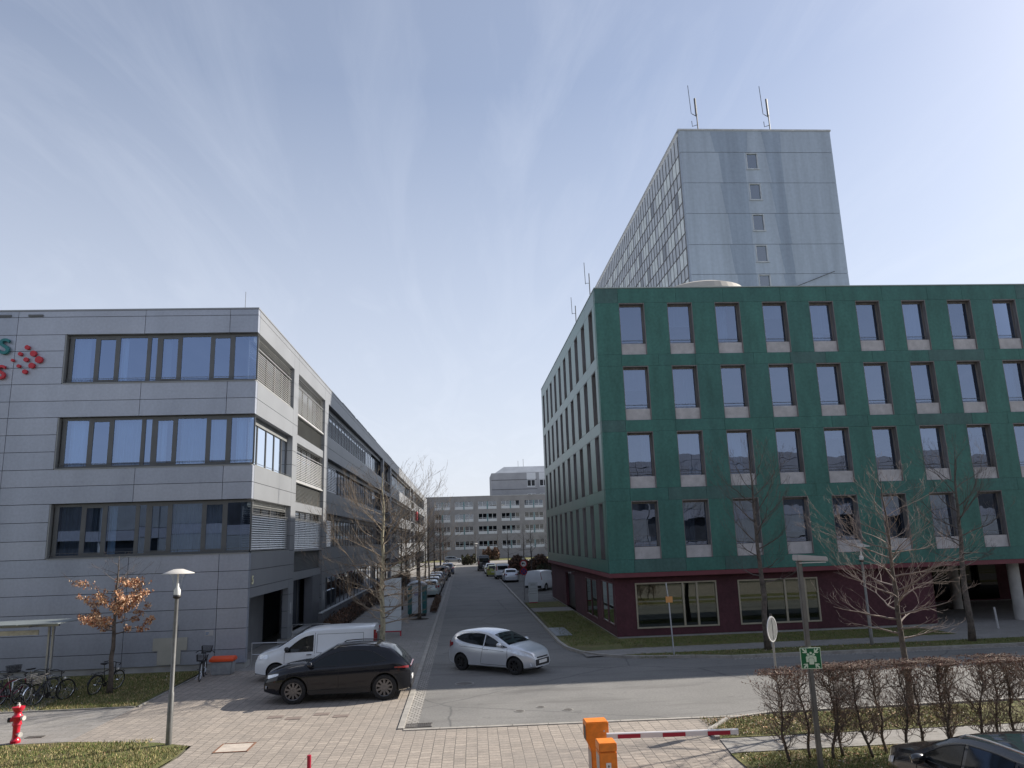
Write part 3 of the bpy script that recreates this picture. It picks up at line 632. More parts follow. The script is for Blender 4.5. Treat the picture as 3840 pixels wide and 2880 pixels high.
# ground floor walls with window openings
RX, RY = 7.36, 37.13
gw = MB()
def wall_y(mb, y, x0, x1, z0, z1, holes, d=.4):
    xs = x0
    for (a, b, c, e) in holes:
        mb.box(xs, a, y, y+d, z0, z1); mb.box(a, b, y, y+d, z0, c); mb.box(a, b, y, y+d, e, z1); xs = b
    mb.box(xs, x1, y, y+d, z0, z1)
wall_y(gw, RY, RX, 23.5, .1, 2.87, [(8.36, 12.42, .43, 2.57), (13.49, 17.56, .43, 2.55)])
def wall_x(mb, x, y0, y1, z0, z1, holes, d=.4):
    ys = y0
    for (a, b, c, e) in holes:
        mb.box(x, x+d, ys, a, z0, z1); mb.box(x, x+d, a, b, z0, c); mb.box(x, x+d, a, b, e, z1); ys = b
    mb.box(x, x+d, ys, y1, z0, z1)
wall_x(gw, RX, RY+.4, GYE, .1, 2.87, [(37.55, 40.8, .55, 2.6), (42.2, 46.0, .4, 2.5), (50.6, 55.0, .1, 2.4)])
gw.box(23.1, 23.5, RY+.4, 47, .1, 2.87); gw.box(23.5, 48, 47, 47.4, .1, 2.87)
gw.build('ground_floor_wall', DRED, green)
MB().box(RX+.03, 23.47, RY+.03, RY+.5, -.05, .1).box(RX+.03, RX+.5, RY+.5, GYE, -.05, .1).build('plinth', CONC, green)
MB().box(RX+1.6, 23, RY+1.6, GYE-1, .1, 2.85).build('ground_floor_core', DARK, green)
GLR = glass('shop_glass', (.4, .45, .45), .13, gc=(.8, .9, .85))
for (a, b, z0, z1, mm) in ((8.36, 12.42, .43, 2.57, (10.73, 11.42)), (13.49, 17.56, .43, 2.55, (15.87, 16.9))):
    f = MB(); w = .07; yy = RY-.03
    f.box(a, b, yy, yy+.12, z0, z0+w); f.box(a, b, yy, yy+.12, z1-w, z1); f.box(a, a+w, yy, yy+.12, z0+w, z1-w); f.box(b-w, b, yy, yy+.12, z0+w, z1-w)
    for m_ in mm: f.box(m_-.045, m_+.045, yy+.003, yy+.117, z0+w, z1-w)
    fr = f.build('shop_window', WOODF, green)
    MB().poly([(a, yy+.06, z0), (b, yy+.06, z0), (b, yy+.06, z1), (a, yy+.06, z1)]).build('pane', GLR, fr)
for (a, b, z0, z1) in ((37.55, 40.8, .55, 2.6), (42.2, 46.0, .4, 2.5)):
    f = MB(); xx = RX-.02; w = .06
    f.box(xx, xx+.1, a, b, z0, z0+w); f.box(xx, xx+.1, a, b, z1-w, z1); f.box(xx, xx+.1, a, a+w, z0+w, z1-w); f.box(xx, xx+.1, b-w, b, z0+w, z1-w); f.box(xx+.002, xx+.098, (a+b)/2-.03, (a+b)/2+.03, z0+w, z1-w)
    fr = f.build('shop_window', mat('frame_darkred', (.12, .05, .055), .5), green)
    MB().poly([(xx+.05, a, z0), (xx+.05, b, z0), (xx+.05, b, z1), (xx+.05, a, z1)]).build('pane', GLR, fr)
dr = MB().box(RX+.2, RX+.26, 50.62, 54.98, .1, 2.38).build('door', mat('door_dark', (.025, .022, .025), .4), green)
# undercroft columns
for x, y in ((28.3, 37.75), (28.94, 43.6), (33.6, 37.75), (38.9, 37.75)):
    MB().lathe([(.27, 0), (.27, 2.95)], c=(x, y, 0), n=24).build('column', mat('column_conc', (.42, .41, .39), .8, var=.1, vs=2), green)
MB().box(29.8, 34, 46.9, 46.98, .2, 2.7).build('entrance_glazing', glass('entr_glass', (.15, .17, .17), .06, gc=(.3, .3, .3), gmax=.3), green)
sl = MB(); sl.tube([(RX-.02, 50.3, 2.62), (RX-.3, 50.3, 2.62)], .02, 6); sl.box(RX-.42, RX-.25, 50.22, 50.38, 2.52, 2.62)
tag(sl.build('wall_lamp', STEEL, org=(RX, 50.3, 2.6)), 'small steel wall lamp over the dark side door of the red ground floor', 'wall lamp')
# round plant housing and masts on the green roof
t = thing('roof_housing', 'low pale rounded plant housing on the roof of the green building', 'roof housing', (16.1, 46.5, 17.45))
local(MB().lathe([(3.0, 0), (3.0, 2.6), (2.8, 3.0), (2.2, 3.25), (.01, 3.45)], n=40), 'drum', mat('pale_plaster', (.42, .39, .35), .8, var=.06), t)
t2 = dup(t, (17.9, 47.2, 17.45), 0, 'low pale rounded plant housing overlapping the first one on the green roof'); t2.scale = (.75, .75, 1.0)
for i, (x, y, h, lb) in enumerate(((7.3, 39.0, 2.3, 'taller twin-rod mast at the front corner of the green roof'), (7.3, 44.2, 2.0, 'shorter twin-rod mast further back on the side edge of the green roof'))):
    t = thing('roof_mast', lb, 'mast', (x, y, 17.6), group='thin masts on the green roof')
    local(MB().tube([(0, 0, 0), (0, 0, h*.72)], .03, 6), 'pole', FRM, t); local(MB().tube([(-.22, .02, h*.45), (-.24, .02, h)], .018, 5).tube([(-.22, .02, h*.47), (0, 0, h*.47)], .015, 5), 'antenna', FRM, t)

# ================================================================== tower behind
TY0, TY1, TX0, TX1, TZ = 70.2, 122.0, 23.62, 40.1, 46.6
tower = thing('tower_block', 'tall weathered grey concrete tower with a windowed long side behind the green building', 'building', (TX0, TY0, 0))
TC = mat('tower_concrete', (.40, .455, .53), .85, var=.10, vs=.5, stretch=(1.6, 1.6, .10), fine=.05, fs=3)
TCD = mat('tower_stain', (.315, .37, .45), .85, var=.10, vs=.5, stretch=(1.6, 1.6, .10), fine=.05, fs=3)
jz = [46.6, 44.11, 40.62, 37.18, 33.77, 30.54, 27.1, 23.7, 20.3, 16.9, 13.5, 10.1, 6.7, 3.3, 0]
jx = [TX0, 30.45, 34.45, TX1]
tf = MB()
wx0, wx1 = 30.58, 31.85
for i in range(len(jz)-1):
    zt, zb = jz[i], jz[i+1]
    top = zt-.12 if i else zt
    if i == 0: tf.box(TX0, TX1, TY0, TY0+.5, zb+.03, zt); continue
    w1, w0 = zt-.06, zt-1.88
    tf.box(TX0, wx0, TY0, TY0+.5, zb+.02, zt-.02); tf.box(wx1, TX1, TY0, TY0+.5, zb+.02, zt-.02)
    tf.box(wx0, wx1, TY0, TY0+.5, zb+.03, w0); tf.box(wx0, wx1, TY0, TY0+.5, w1, zt-.03)
    if i < 9:
        f = MB(); f.box(wx0, wx0+.1, TY0-.03, TY0+.2, w0, w1); f.box(wx1-.1, wx1, TY0-.03, TY0+.2, w0, w1); f.box(wx0-.08, wx1+.08, TY0-.1, TY0+.2, w0-.12, w0-.002); f.box(wx0+.1, wx1-.1, TY0-.02, TY0+.2, w1-.09, w1)
        fr = f.build('stair_window', mat('alu_frame', (.5, .52, .53), .5, .3), tower)
        MB().poly([(wx0, TY0+.12, w0), (wx1, TY0+.12, w0), (wx1, TY0+.12, w1), (wx0, TY0+.12, w1)]).build('pane', glass('tower_glass', (.3, .38, .36), .25), fr)
tf.build('wall', TC, tower)
bkk = MB(); bkk.box(TX0+.2, TX1-.05, TY0+.06, TY0+.45, .3, wx0*0+46.3)
bkk = MB()
bkk.box(TX0+.1, wx0-.03, TY0+.07, TY0+.6, .2, 46.5); bkk.box(wx1+.03, TX1-.1, TY0+.07, TY0+.6, .2, 46.5); bkk.box(wx0-.02, wx1+.02, TY0+.3, TY0+.6, .2, 46.4)
bkk.build('panel_backing', JOINT, tower)
# darker weather streaks on the end wall: thin cladding fields 4 mm proud
st = MB()
def field(pts): st.prism([(x, TY0-.006, z) for x, z in pts], (0, .004, 0))
for i in range(1, 7):
    zt, zb = jz[i]-.03, jz[i+1]+.03
    e0 = 27.35 + .42*max(0, 44-zt)/3.4*.45 + (.3 if i % 2 else 0); e1 = 27.35+.42*max(0, 44-zb)/3.4*.45 + (.3 if i % 2 else .15)
    field([(e0, zt), (30.42, zt), (30.38, zb), (e1, zb)])
    field([(32.65+.12*i, zt), (34.42, zt), (34.42+.04*i, zb), (33.0+.12*i, zb)])
field([(26.95, 46.5), (31.0, 46.5), (30.8, 44.16), (27.3, 44.16)]); field([(32.5, 46.5), (34.6, 46.5), (34.5, 44.16), (32.8, 44.16)])
st.build('weather_stain', TCD, tower)
MB().box(TX0+.02, TX1-.05, TY0+.6, TY1-.05, 0, 46.3).build('body', TC, tower)
MB().box(TX0-.15, TX1+.1, TY0-.08, TY0+.7, 46.603, 46.78).box(TX0-.15, TX0+.3, TY0+.701, TY1, 46.603, 46.78).build('roof_edge', mat('tower_edge', (.5, .5, .5), .6), tower)
# long side: grid of mullions, panels and windows
gr = MB(); FH = 3.41; MO = 1.2
sidep = MB(); sidep.box(TX0-.02, TX0+.02, TY0+.61, TY1, 0, 46.3); sidep.build('side_wall', mat('tower_side_panel', (.60, .63, .66), .6, var=.12, vs=.8), tower)
nb = int((TY1-TY0-1)/MO)
for k in range(nb+1): gr.box(TX0-.08, TX0-.021, TY0+.7+k*MO-.03, TY0+.7+k*MO+.03, 1, 46.25)
for i in range(1, len(jz)-1): gr.box(TX0-.075, TX0-.022, TY0+.62, TY1, jz[i]-.1, jz[i]+.02); gr.box(TX0-.07, TX0-.023, TY0+.62, TY1, jz[i]-1.9, jz[i]-1.82)
gr.build('mullion_grid', mat('mullion_brown', (.15, .14, .14), .6), tower)
TWG = glass('tower_side_glass', (.5, .55, .55), .5)
BLW = mat('tower_blind', (.80, .84, .82), .7, var=.1, vs=1)
cnt = 0; rest = MB(); rb = MB(); rt = random.Random(4)
for i in range(1, 8):
    for k in range(nb):
        if (k % 3 == 2): continue
        a = TY0+.78+k*MO; b = a+MO-.16; z1_, z0_ = jz[i]-.14, jz[i]-1.8
        if cnt < 95 and k < 20:
            cnt += 1
            w = MB(); w.box(TX0-.06, TX0-.024, a, b, z0_, z1_).build('window', BLW if rt.random() < .88 else mat('tower_pane_dark', (.12, .13, .14), .3), tower)
        else: rest.box(TX0-.06, TX0-.024, a, b, z0_, z1_)
o = rest.build('windows', BLW, tower); o['kind'] = 'stuff'
def mast(x, y, h, lb):
    t = thing('antenna_mast', lb, 'antenna', (x, y, 46.75), group='antennas on the tower roof')
    local(MB().tube([(0, 0, 0), (-.03, 0, h*.75)], .07, 6).box(-.8, .8, -.3, .3, 0, .12), 'pole', FRM, t)
    local(MB().tube([(-.05, 0, h*.42), (-.08, 0, h*.8)], .12, 6), 'antenna_panel', FRM, t)
    local(MB().tube([(-.6, 0, h*.45), (-.72, 0, h*1.1)], .035, 5).tube([(-.55, 0, h*.45), (0, 0, h*.38)], .04, 5), 'whip', FRM, t)
    local(MB().tube([(0, 0, h*.2), (-.6, 0, h*.16), (-.62, 0, h*.28)], .04, 5), 'bracket', FRM, t)
mast(26.0, 71, 5.2, 'antenna mast with side rod on the left of the tower roof')
mast(33.95, 71, 5.2, 'antenna mast on the right of the tower roof')
MB().tube([(34.1, TY0-.2, 29.0), (38.6, TY0-.2, 30.7)], .04, 5).build('cable', FRM, tower)

# ================================================================== far buildings
FYY = 200.0
k0 = FYY/2787.5*1.0
FG = mat('far_cladding', (.30, .29, .29), .8, var=.10, vs=.4, fine=.05, fs=6)
farb = thing('office_block', 'long grey four storey block closing the end of the street', 'building', (0, FYY, 0))
zr = 4.9+FYY*.0563
fwall = MB(); bayx = [(-.0362, -.0158), (-.0098, .0148), (.0212, .0458), (.052, .0765), (.0829, .1081), (.114, .139), (.145, .17)]
bx = [(a*FYY, b*FYY) for a, b in bayx]; bx = [(-19.2, -15.0), (-13.4, -9.3)] [:1] + bx
fl = [4.9+FYY*v for v in (.0500, .0350, .0215, .0065)]   # window-band tops, roughly
tops = [4.9+FYY*v for v in (.0497, .0335, .0172, -.0020)]; hh = 3.0*.72
def cladh(x0, x1, z0, z1, y=FYY): fwall.box(x0, x1, y, y+.4, z0, z1)
xe0, xe1 = -14-10, 36
for j, zt in enumerate(tops):
    above = zr if j == 0 else tops[j-1]-2.05
    cladh(xe0, xe1, zt, above)
    xs = xe0
    for a, b in bx:
        cladh(xs, a, zt-2.05, zt); xs = b
    cladh(xs, xe1, zt-2.05, zt)
cladh(xe0, xe1, 0, tops[-1]-2.05)
fwall.build('wall', FG, farb)
MB().box(xe0+.2, xe1-.2, FYY+.8, FYY+14, 0, zr-.3).build('inner_wall', DARK, farb)
MB().box(xe0, xe1, FYY-.1, FYY+14, zr+.002, zr+.15).build('roof', mat('far_roof', (.5, .5, .5), .6), farb)
FWF = mat('far_frame', (.62, .64, .66), .6, var=.03); FTL = mat('far_teal', (.10, .22, .24), .6, var=.05); FGL = glass('far_glass', (.35, .38, .4), .18)
for j, zt in enumerate(tops):
    for a, b in bx:
        m_ = (a+b)/2
        for (p, q) in ((a, m_-.14), (m_+.14, b)):
            f = MB(); y = FYY+.1
            f.box(p, q, y, y+.1, zt-1.42, zt-1.30); f.box(p, p+.09, y, y+.1, zt-1.3, zt); f.box(q-.09, q, y, y+.1, zt-1.3, zt); f.box((p+q)/2-.05, (p+q)/2+.05, y, y+.1, zt-1.3, zt); f.box(p+.09, q-.09, y+.002, y+.098, zt-1.05, zt-.98)
            f.box(p, q, y-.06, y+.1, zt-2.03, zt-1.425)
            fr = f.build('window', FWF, farb)
            MB().poly([(p, y+.05, zt-1.3), (q, y+.05, zt-1.3), (q, y+.05, zt), (p, y+.05, zt)]).build('pane', FGL, fr)
    for a, b in bx: MB().box((a+b)/2-.14, (a+b)/2+.14, FYY+.02, FYY+.12, zt-2.05, zt).build('teal_panel', FTL, farb)
# taller block behind it
F2 = 222.0
fb2 = thing('plant_tower', 'taller grey ribbed block with a sloped metal roof rising behind the street-end block', 'building', (9, F2, 0))
x0, x1 = .0400*F2, .36*F2*.5; zt2 = 4.9+F2*.0865; zc = 4.9+F2*.0960
MB().box(x0, x1, F2, F2+16, 0, zt2).build('wall', mat('far_wall2', (.33, .335, .35), .8, var=.08, vs=.3), fb2)
jb = MB()
for z in (zt2-2.1, zt2-4.9, zt2-6.9): jb.box(x0-.02, x0+13.6, F2-.03, F2+.0, z-.1, z+.1)
jb.build('joint', mat('joint_grey', (.12, .12, .13), .8), fb2)
sl = MB(); a0, a1 = x0+2.0, x0+13.0
for (u0, u1, v0, v1) in ((x0+1.0, x1-1.0, F2+.5, F2+15),):
    zc1 = zc; sl.v += [(u0, v0, zt2), (u1, v0, zt2), (u1, v1, zt2), (u0, v1, zt2), (u0+3, v0+3, zc1), (u1-3, v0+3, zc1), (u1-3, v1-3, zc1), (u0+3, v1-3, zc1)]
    for q in ((0, 1, 5, 4), (1, 2, 6, 5), (2, 3, 7, 6), (3, 0, 4, 7), (4, 5, 6, 7)): sl._f(q)
sl.build('roof', mat('metal_roof', (.42, .44, .46), .4, .5, var=.1, vs=.3), fb2)
for i, dxx in enumerate((10.6, 14.3)):
    for j, dz in enumerate((2.1, 6.2)):
        f = MB(); p, q, z = x0+dxx, x0+dxx+2.4, zt2-dz
        f.box(p, q, F2-.06, F2-.01, z-2.2 if j == 0 else z-1.5, z-.05)
        fr = f.build('window', FWF, fb2)
        MB().box(p+.12, p+1.1, F2-.08, F2-.061, z-1.9 if j == 0 else z-1.3, z-.2).box(p+1.3, q-.12, F2-.08, F2-.061, z-1.9 if j == 0 else z-1.3, z-.2).build('pane', DARK, fr)
    MB().box(x0+dxx-.1, x0+dxx+2.6, F2-.05, F2-.012, zt2-2.05, zt2-.1).build('pale_panel', FWF, fb2)
t = thing('roof_antenna', 'thin antenna pair on the sloped metal roof at the end of the street', 'antenna', (19.0, F2+6, zc))
local(MB().tube([(0, 0, 0), (0, 0, 2.6)], .06, 5).tube([(-1.6, 0, 0), (-1.6, 0, 2.0)], .05, 5), 'rod', FRM, t)
# low block hidden behind the green building, added to shade the far street
lowb = thing('office_block', 'plain low concrete block added unseen behind the green building to shade the street', 'building', (17.5, 82, 0))
MB().box(17.5, 38, 123, 150, 0, 15).box(17.5, 23.2, 82, 123, 0, 13.5).build('wall', CONC, lowb)
wn_ = MB()
for z in (2, 5.4, 8.8): wn_.box(17.44, 17.49, 84, 148, z, z+1.5)
wn_.build('window_band', mat('band_glass', (.04, .05, .06), .1), lowb)
# the building the photographer stands in, mirrored in the window panes
own = thing('office_building', 'pale grey panel-clad office building behind the camera, seen only in reflections', 'building', (0, -1.2, 0))
ow = MB()
for i, (z0, z1) in enumerate(((0, .5), (3.0, 3.8), (6.0, 6.9), (9.6, 12.4))):
    for k in range(-9, 12):
        for a, b in bands(z0, z1, [1.1, 2.2, 10.1, 10.9, 11.7]): ow.box(k*4.6+.03, k*4.6+4.57, -1.5, -1.2, a+.02, b-.02)
ow.build('wall', mat('own_wall', (.27, .27, .29), .5, .2, var=.05), own)
MB().box(-41, 55, -14, -1.56, 0, 12.3).build('inner_wall', DARK, own)
ob = MB()
for z0, z1 in ((.5, 3.0), (3.8, 6.0), (6.9, 9.6)):
    for k in range(-9, 12):
        ob.box(k*4.6-.05, k*4.6+.05, -1.5, -1.25, z0, z1)
        if (k*3+int(z0)) % 4 in (0, 1) and z0 > 1: ob.box(k*4.6+.06, k*4.6+4.5, -1.5, -1.22, z0+.02, z1-.02)
ob.build('window_frame', REV, own)
# ================================================================== vehicles
RUB = mat('tyre_rubber', (.018, .018, .019), .85, var=.1); BLK = mat('black_trim', (.02, .02, .022), .5, var=.1); CARG = mat('car_glass', (.006, .009, .011), .05, var=0, spec=.45)
RIMM = mat('rim_silver', (.42, .43, .44), .3, .9, var=.05); RIMD = mat('rim_dark', (.04, .04, .042), .35, .7, var=.1); CHR = mat('chrome', (.75, .76, .78), .15, 1.0, var=0)
HEADL = mat('headlamp', (.75, .79, .84), .10, .2, var=.15, vs=9, coat=1); TAILL = mat('tail_lamp', (.28, .01, .016), .15, var=.2, vs=12, coat=1); PLATE = mat('number_plate', (.72, .72, .7), .5, var=.03); SEAM = mat('door_seam', (.012, .012, .013), .6, var=0)
def cr(pts, n=8):
    """smooth curve through (x, z) points"""
    P = [pts[0]] + list(pts) + [pts[-1]]; out = []
    for i in range(1, len(P)-2):
        p0, p1, p2, p3 = P[i-1], P[i], P[i+1], P[i+2]
        for k in range(n):
            t = k/n; out.append(tuple(.5*((2*p1[j]) + (-p0[j]+p2[j])*t + (2*p0[j]-5*p1[j]+4*p2[j]-p3[j])*t*t + (-p0[j]+3*p1[j]-3*p2[j]+p3[j])*t**3) for j in (0, 1)))
    out.append(pts[-1]); return out
def itp(curve, x):
    if x >= curve[0][0]: return curve[0][1]
    for i in range(len(curve)-1):
        a, b = curve[i], curve[i+1]
        if a[0] >= x >= b[0]:
            d = a[0]-b[0]; return a[1] if d < 1e-9 else a[1]+(b[1]-a[1])*(a[0]-x)/d
    return curve[-1][1]
def car(name, label, cat, loc, rz, S, paint, group=None, detail=2):
    """S: L W, top (x,z) front->rear, belt, wheels, tumble and glass spans"""
    t = thing(name, label, cat, loc, rz, group)
    L, W, H = S['L'], S['W'], max(z for x, z in S['top'])
    top = cr(S['top'], 6); belt = cr(S['belt'], 6); hw = W/2; z0c = S.get('clear', .2); tum = S.get('tum', .2)
    fb, rb = S['top'][0][0], S['top'][-1][0]
    def plan(x):
        u = max(0, (x-(fb-.85))/.85) if x > 0 else max(0, ((rb+.65)-x)/.65)
        return hw*(1-(S.get('nose', .20) if x > 0 else S.get('tail', .10))*u**2.3)
    def zlow(x):
        u = max(0, (abs(x)-(L/2-.35))/.35); return z0c + .06*u
    def sec(x):
        zt = itp(top, x); zb = min(itp(belt, x), zt-.045); y = plan(x); z0 = zlow(x); zb = max(zb, z0+.1)
        k = min(1, max(0, (zt-zb-.05)/max(.01, (H-zb-.05))))
        yr = y*.945 - tum*k
        cr_ = .03+.05*k
        pts = [(0, z0), (y*.80, z0), (y*.955, z0+.05), (y*.985, z0+(zb-z0)*.3), (y, z0+(zb-z0)*.6), (y*.99, z0+(zb-z0)*.86), (y*.955, zb)]
        for q in (.25, .5, .75): pts.append((y*.945+(yr-y*.945)*q, zb+(zt-cr_-zb)*q))
        pts += [(yr, zt-cr_), (yr-.05, zt-cr_*.35), (yr*.72, zt), (yr*.38, zt+.012), (0, zt+.016)]
        return pts
    n = 44 if detail > 1 else 26
    xs = [fb-(fb-rb)*i/n for i in range(n+1)]
    xs[0] = fb-.001
    mb = MB(); mb.smooth = True; rows = []
    for x in xs:
        s = sec(x); rows.append([(x, -a, b) for a, b in s] + [(x, a, b) for a, b in s[::-1]][1:-0 or None])
    base = 0; w = len(rows[0])-1        # last equals first
    for r_ in rows: mb.v += r_[:w]
    for i in range(len(rows)-1):
        for k in range(w): k2 = (k+1) % w; mb._f((i*w+k, i*w+k2, (i+1)*w+k2, (i+1)*w+k))
    mb.smooth = False; mb._f(tuple(range(w-1, -1, -1))); mb._f(tuple((len(rows)-1)*w+k for k in range(w)))
    body = local(mb, 'body', [paint, BLK], t)
    wr = S['wr']; wx = S['wx']
    if detail > 0:
        tmp = []
        for x in wx:
            for sgn in (-1, 1):
                c = MB(); c.cur = 0; c.tube([(x, sgn*(hw-.30), wr+.01), (x, sgn*(hw+.2), wr+.01)], wr+.055, 26)
                o = c.build('cutter', BLK); o.parent = t; tmp.append(o)
                md = body.modifiers.new('b', 'BOOLEAN'); md.operation = 'DIFFERENCE'; md.object = o; md.solver = 'EXACT'; md.material_mode = 'TRANSFER'
        dg = bpy.context.evaluated_depsgraph_get(); me = bpy.data.meshes.new_from_object(body.evaluated_get(dg)); body.modifiers.clear(); body.data = me
        for o in tmp: bpy.data.objects.remove(o)
        me.set_sharp_from_angle(angle=R(32))
    def side_y(x, z):
        s = sec(x)[2:11]
        for i in range(len(s)-1):
            if s[i][1] <= z <= s[i+1][1]:
                d = s[i+1][1]-s[i][1]; return s[i][0]+(s[i+1][0]-s[i][0])*(z-s[i][1])/max(d, 1e-6)
        return s[-1][0] if z > s[-1][1] else s[0][0]
    def top_z(x, y):
        s = sec(x)[9:]; y = abs(y)
        for i in range(len(s)-1):
            if s[i][0] >= y >= s[i+1][0]:
                d = s[i][0]-s[i+1][0]; return s[i][1]+(s[i+1][1]-s[i][1])*(s[i][0]-y)/max(d, 1e-6)
        return s[0][1]
    def spatch(nm, lo, up, mt, sg, eps=.007, nx=14, nzz=5):
        a = max(lo[0][0], up[0][0]); b = min(lo[-1][0], up[-1][0]); lo_, up_ = lo, up
        rows = []
        for i in range(nx+1):
            x = a+(b-a)*i/nx; zl, zu = itp(lo_, x), itp(up_, x); zl = min(zl, zu)
            rows.append([(x, sg*(side_y(x, zl+(zu-zl)*j/nzz)+eps), zl+(zu-zl)*j/nzz) for j in range(nzz+1)])
        m_ = MB(); m_.smooth = True; m_.grid(rows); return local(m_, nm, mt, t)
    def tpatch(nm, x0, x1, y0, y1, mt, eps=.008, nx=8, ny=10, inset=0):
        rows = []
        for i in range(nx+1):
            x = x0+(x1-x0)*i/nx; rr_ = []
            lim = sec(x)[10][0]-.03
            for j in range(ny+1):
                f = y0+(y1-y0)*j/ny; y = f*lim
                dz = (itp(top, x+.02)-itp(top, x-.02))/.04; nx_, nz_ = -dz/math.hypot(1, dz), 1/math.hypot(1, dz)
                rr_.append((x+nx_*eps, y, top_z(x, y)+nz_*eps))
            rows.append(rr_)
        m_ = MB(); m_.smooth = True; m_.grid(rows); return local(m_, nm, mt, t)
    tpatch('windscreen', S['ws'][0], S['ws'][1], -.94, .94, CARG)
    if S.get('rw'): tpatch('rear_window', S['rw'][0], S['rw'][1], -.86, .86, CARG)
    if S.get('glassroof'): tpatch('glass_roof', *S['glassroof'], -.8, .8, mat('roof_glass', (.02, .025, .03), .08, coat=1, var=0))
    for sg in (-1, 1):
        for lo, up in S['sw']:
            spatch('side_window', cr(lo, 4), cr(up, 4), CARG, sg)
            if detail > 1:
                m_ = MB(); m_.tube([(x, sg*(side_y(x, z)+.008), z) for x, z in cr(lo, 4)], .009, 5); m_.tube([(x, sg*(side_y(x, z)+.008), z) for x, z in cr(up, 4)], .009, 5); local(m_, 'window_trim', BLK, t)
        for lo, up in S.get('head', []): spatch('headlight', lo, up, HEADL, sg, .012, 8, 3)
        for lo, up in S.get('tailp', []): spatch('tail_light', lo, up, TAILL, sg, .012, 8, 3)
        if detail > 1:
            for (x1, x2, z1, z2) in S.get('seams', []):
                m_ = MB(); pts = []
                for k in range(9): x = x1+(x2-x1)*k/8; z = z1+(z2-z1)*k/8; pts.append((x, sg*(side_y(x, z)+.002), z))
                m_.tube(pts, .006, 5); local(m_, 'door_seam', SEAM, t)
            for (x, z) in S.get('handles', []):
                m_ = MB(); m_.tube([(x+.09, sg*(side_y(x, z)+.03), z), (x-.09, sg*(side_y(x, z)+.03), z)], .016, 6); local(m_, 'door_handle', S.get('handlemat', paint), t)
            if S.get('lowtrim'):
                a, b, zt_ = S['lowtrim']; spatch('sill_trim', [(a, z0c+.02), (b, z0c+.02)], [(a, zt_), (b, zt_)], BLK, sg, .01, 10, 3)
            if S.get('rail'):
                a, b = S['rail']; m_ = MB(); pts = []
                for k in range(13):
                    x = a+(b-a)*k/12; e = .05 if 0 < k < 12 else .0; s_ = sec(x); pts.append((x, sg*(s_[11][0]-.0), s_[11][1]+e))
                m_.tube(pts, .019, 6); local(m_, 'roof_rail', S.get('railmat', BLK), t)
        mx, mz = S['mir']; m_ = MB(); m_.smooth = True
        yy = side_y(mx, mz); m_.lathe([(.001, -.14), (.06, -.12), (.085, -.05), (.09, .02), (.07, .1), (.001, .12)], c=(mx, sg*(yy+.13), mz+.05), n=12, axis='y')
        mm = local(m_, 'wing_mirror', S.get('mirmat', paint), t); 
        m2 = MB(); m2.tube([(mx, sg*(yy-.02), mz), (mx, sg*(yy+.1), mz+.02)], .025, 6); local(m2, 'mirror_arm', BLK, t)
    # front and rear faces
    fx = fb-.004
    if S.get('grille'):
        zA, zB, hwid = S['grille']; m_ = MB(); hwid = min(hwid, plan(fb)*.86); m_.box(fx-.05, fx+.02, -hwid, hwid, zA, zB); local(m_, 'grille', BLK, t, bevel=.01)
        if detail > 1:
            m_ = MB(); m_.box(fx-.03, fx+.014, -hwid*.8, hwid*.8, zB+.04, zB+.085); local(m_, 'upper_grille', BLK, t, bevel=.006)
            for sg in (-1, 1): m_ = MB(); m_.lathe([(.001, 0), (.05, 0), (.05, .02)], c=(fx-.10, sg*hw*.74, zA+.06), n=12, axis='x'); local(m_, 'fog_lamp', HEADL, t)
    m_ = MB(); m_.box(fx+.012, fx+.03, -.26, .26, S.get('plz', .42)-.055, S.get('plz', .42)+.055); local(m_, 'number_plate', PLATE, t)
    m_ = MB(); rx = rb; m_.box(rx-.018, rx+.01, -.26, .26, S.get('rplz', .6)-.055, S.get('rplz', .6)+.055); local(m_, 'number_plate', PLATE, t)
    if S.get('reartrim'):
        zA, zB = S['reartrim']; m_ = MB(); m_.box(rx-.02, rx+.05, -plan(rb)*.95, plan(rb)*.95, zA, zB); local(m_, 'rear_bumper', BLK, t, bevel=.02)
    if S.get('tailr'):
        for (ya, yb, za, zb_) in S['tailr']:
            for sg in (-1, 1):
                m_ = MB(); yb_ = min(yb, plan(rb)*.9); ya_ = min(ya, yb_-.12); m_.box(rx-.012, rx+.03, sg*ya_, sg*yb_, za, zb_); local(m_, 'tail_light', TAILL, t, bevel=.008)
    if S.get('rearglass'):
        za, zb_, ww = S['rearglass']; m_ = MB(); m_.box(rx-.012, rx+.02, -ww, ww, za, zb_); local(m_, 'rear_window', CARG, t, bevel=.006)
    if S.get('spoiler'):
        xa, xb, zz, ww = S['spoiler']; m_ = MB(); m_.v += []; m_.prism([(xa, -ww, zz), (xb, -ww*.96, zz-.03), (xb+.01, -ww*.96, zz-.06), (xa, -ww, zz-.05)], (0, 2*ww, 0)); local(m_, 'spoiler', S.get('spoilmat', paint), t)
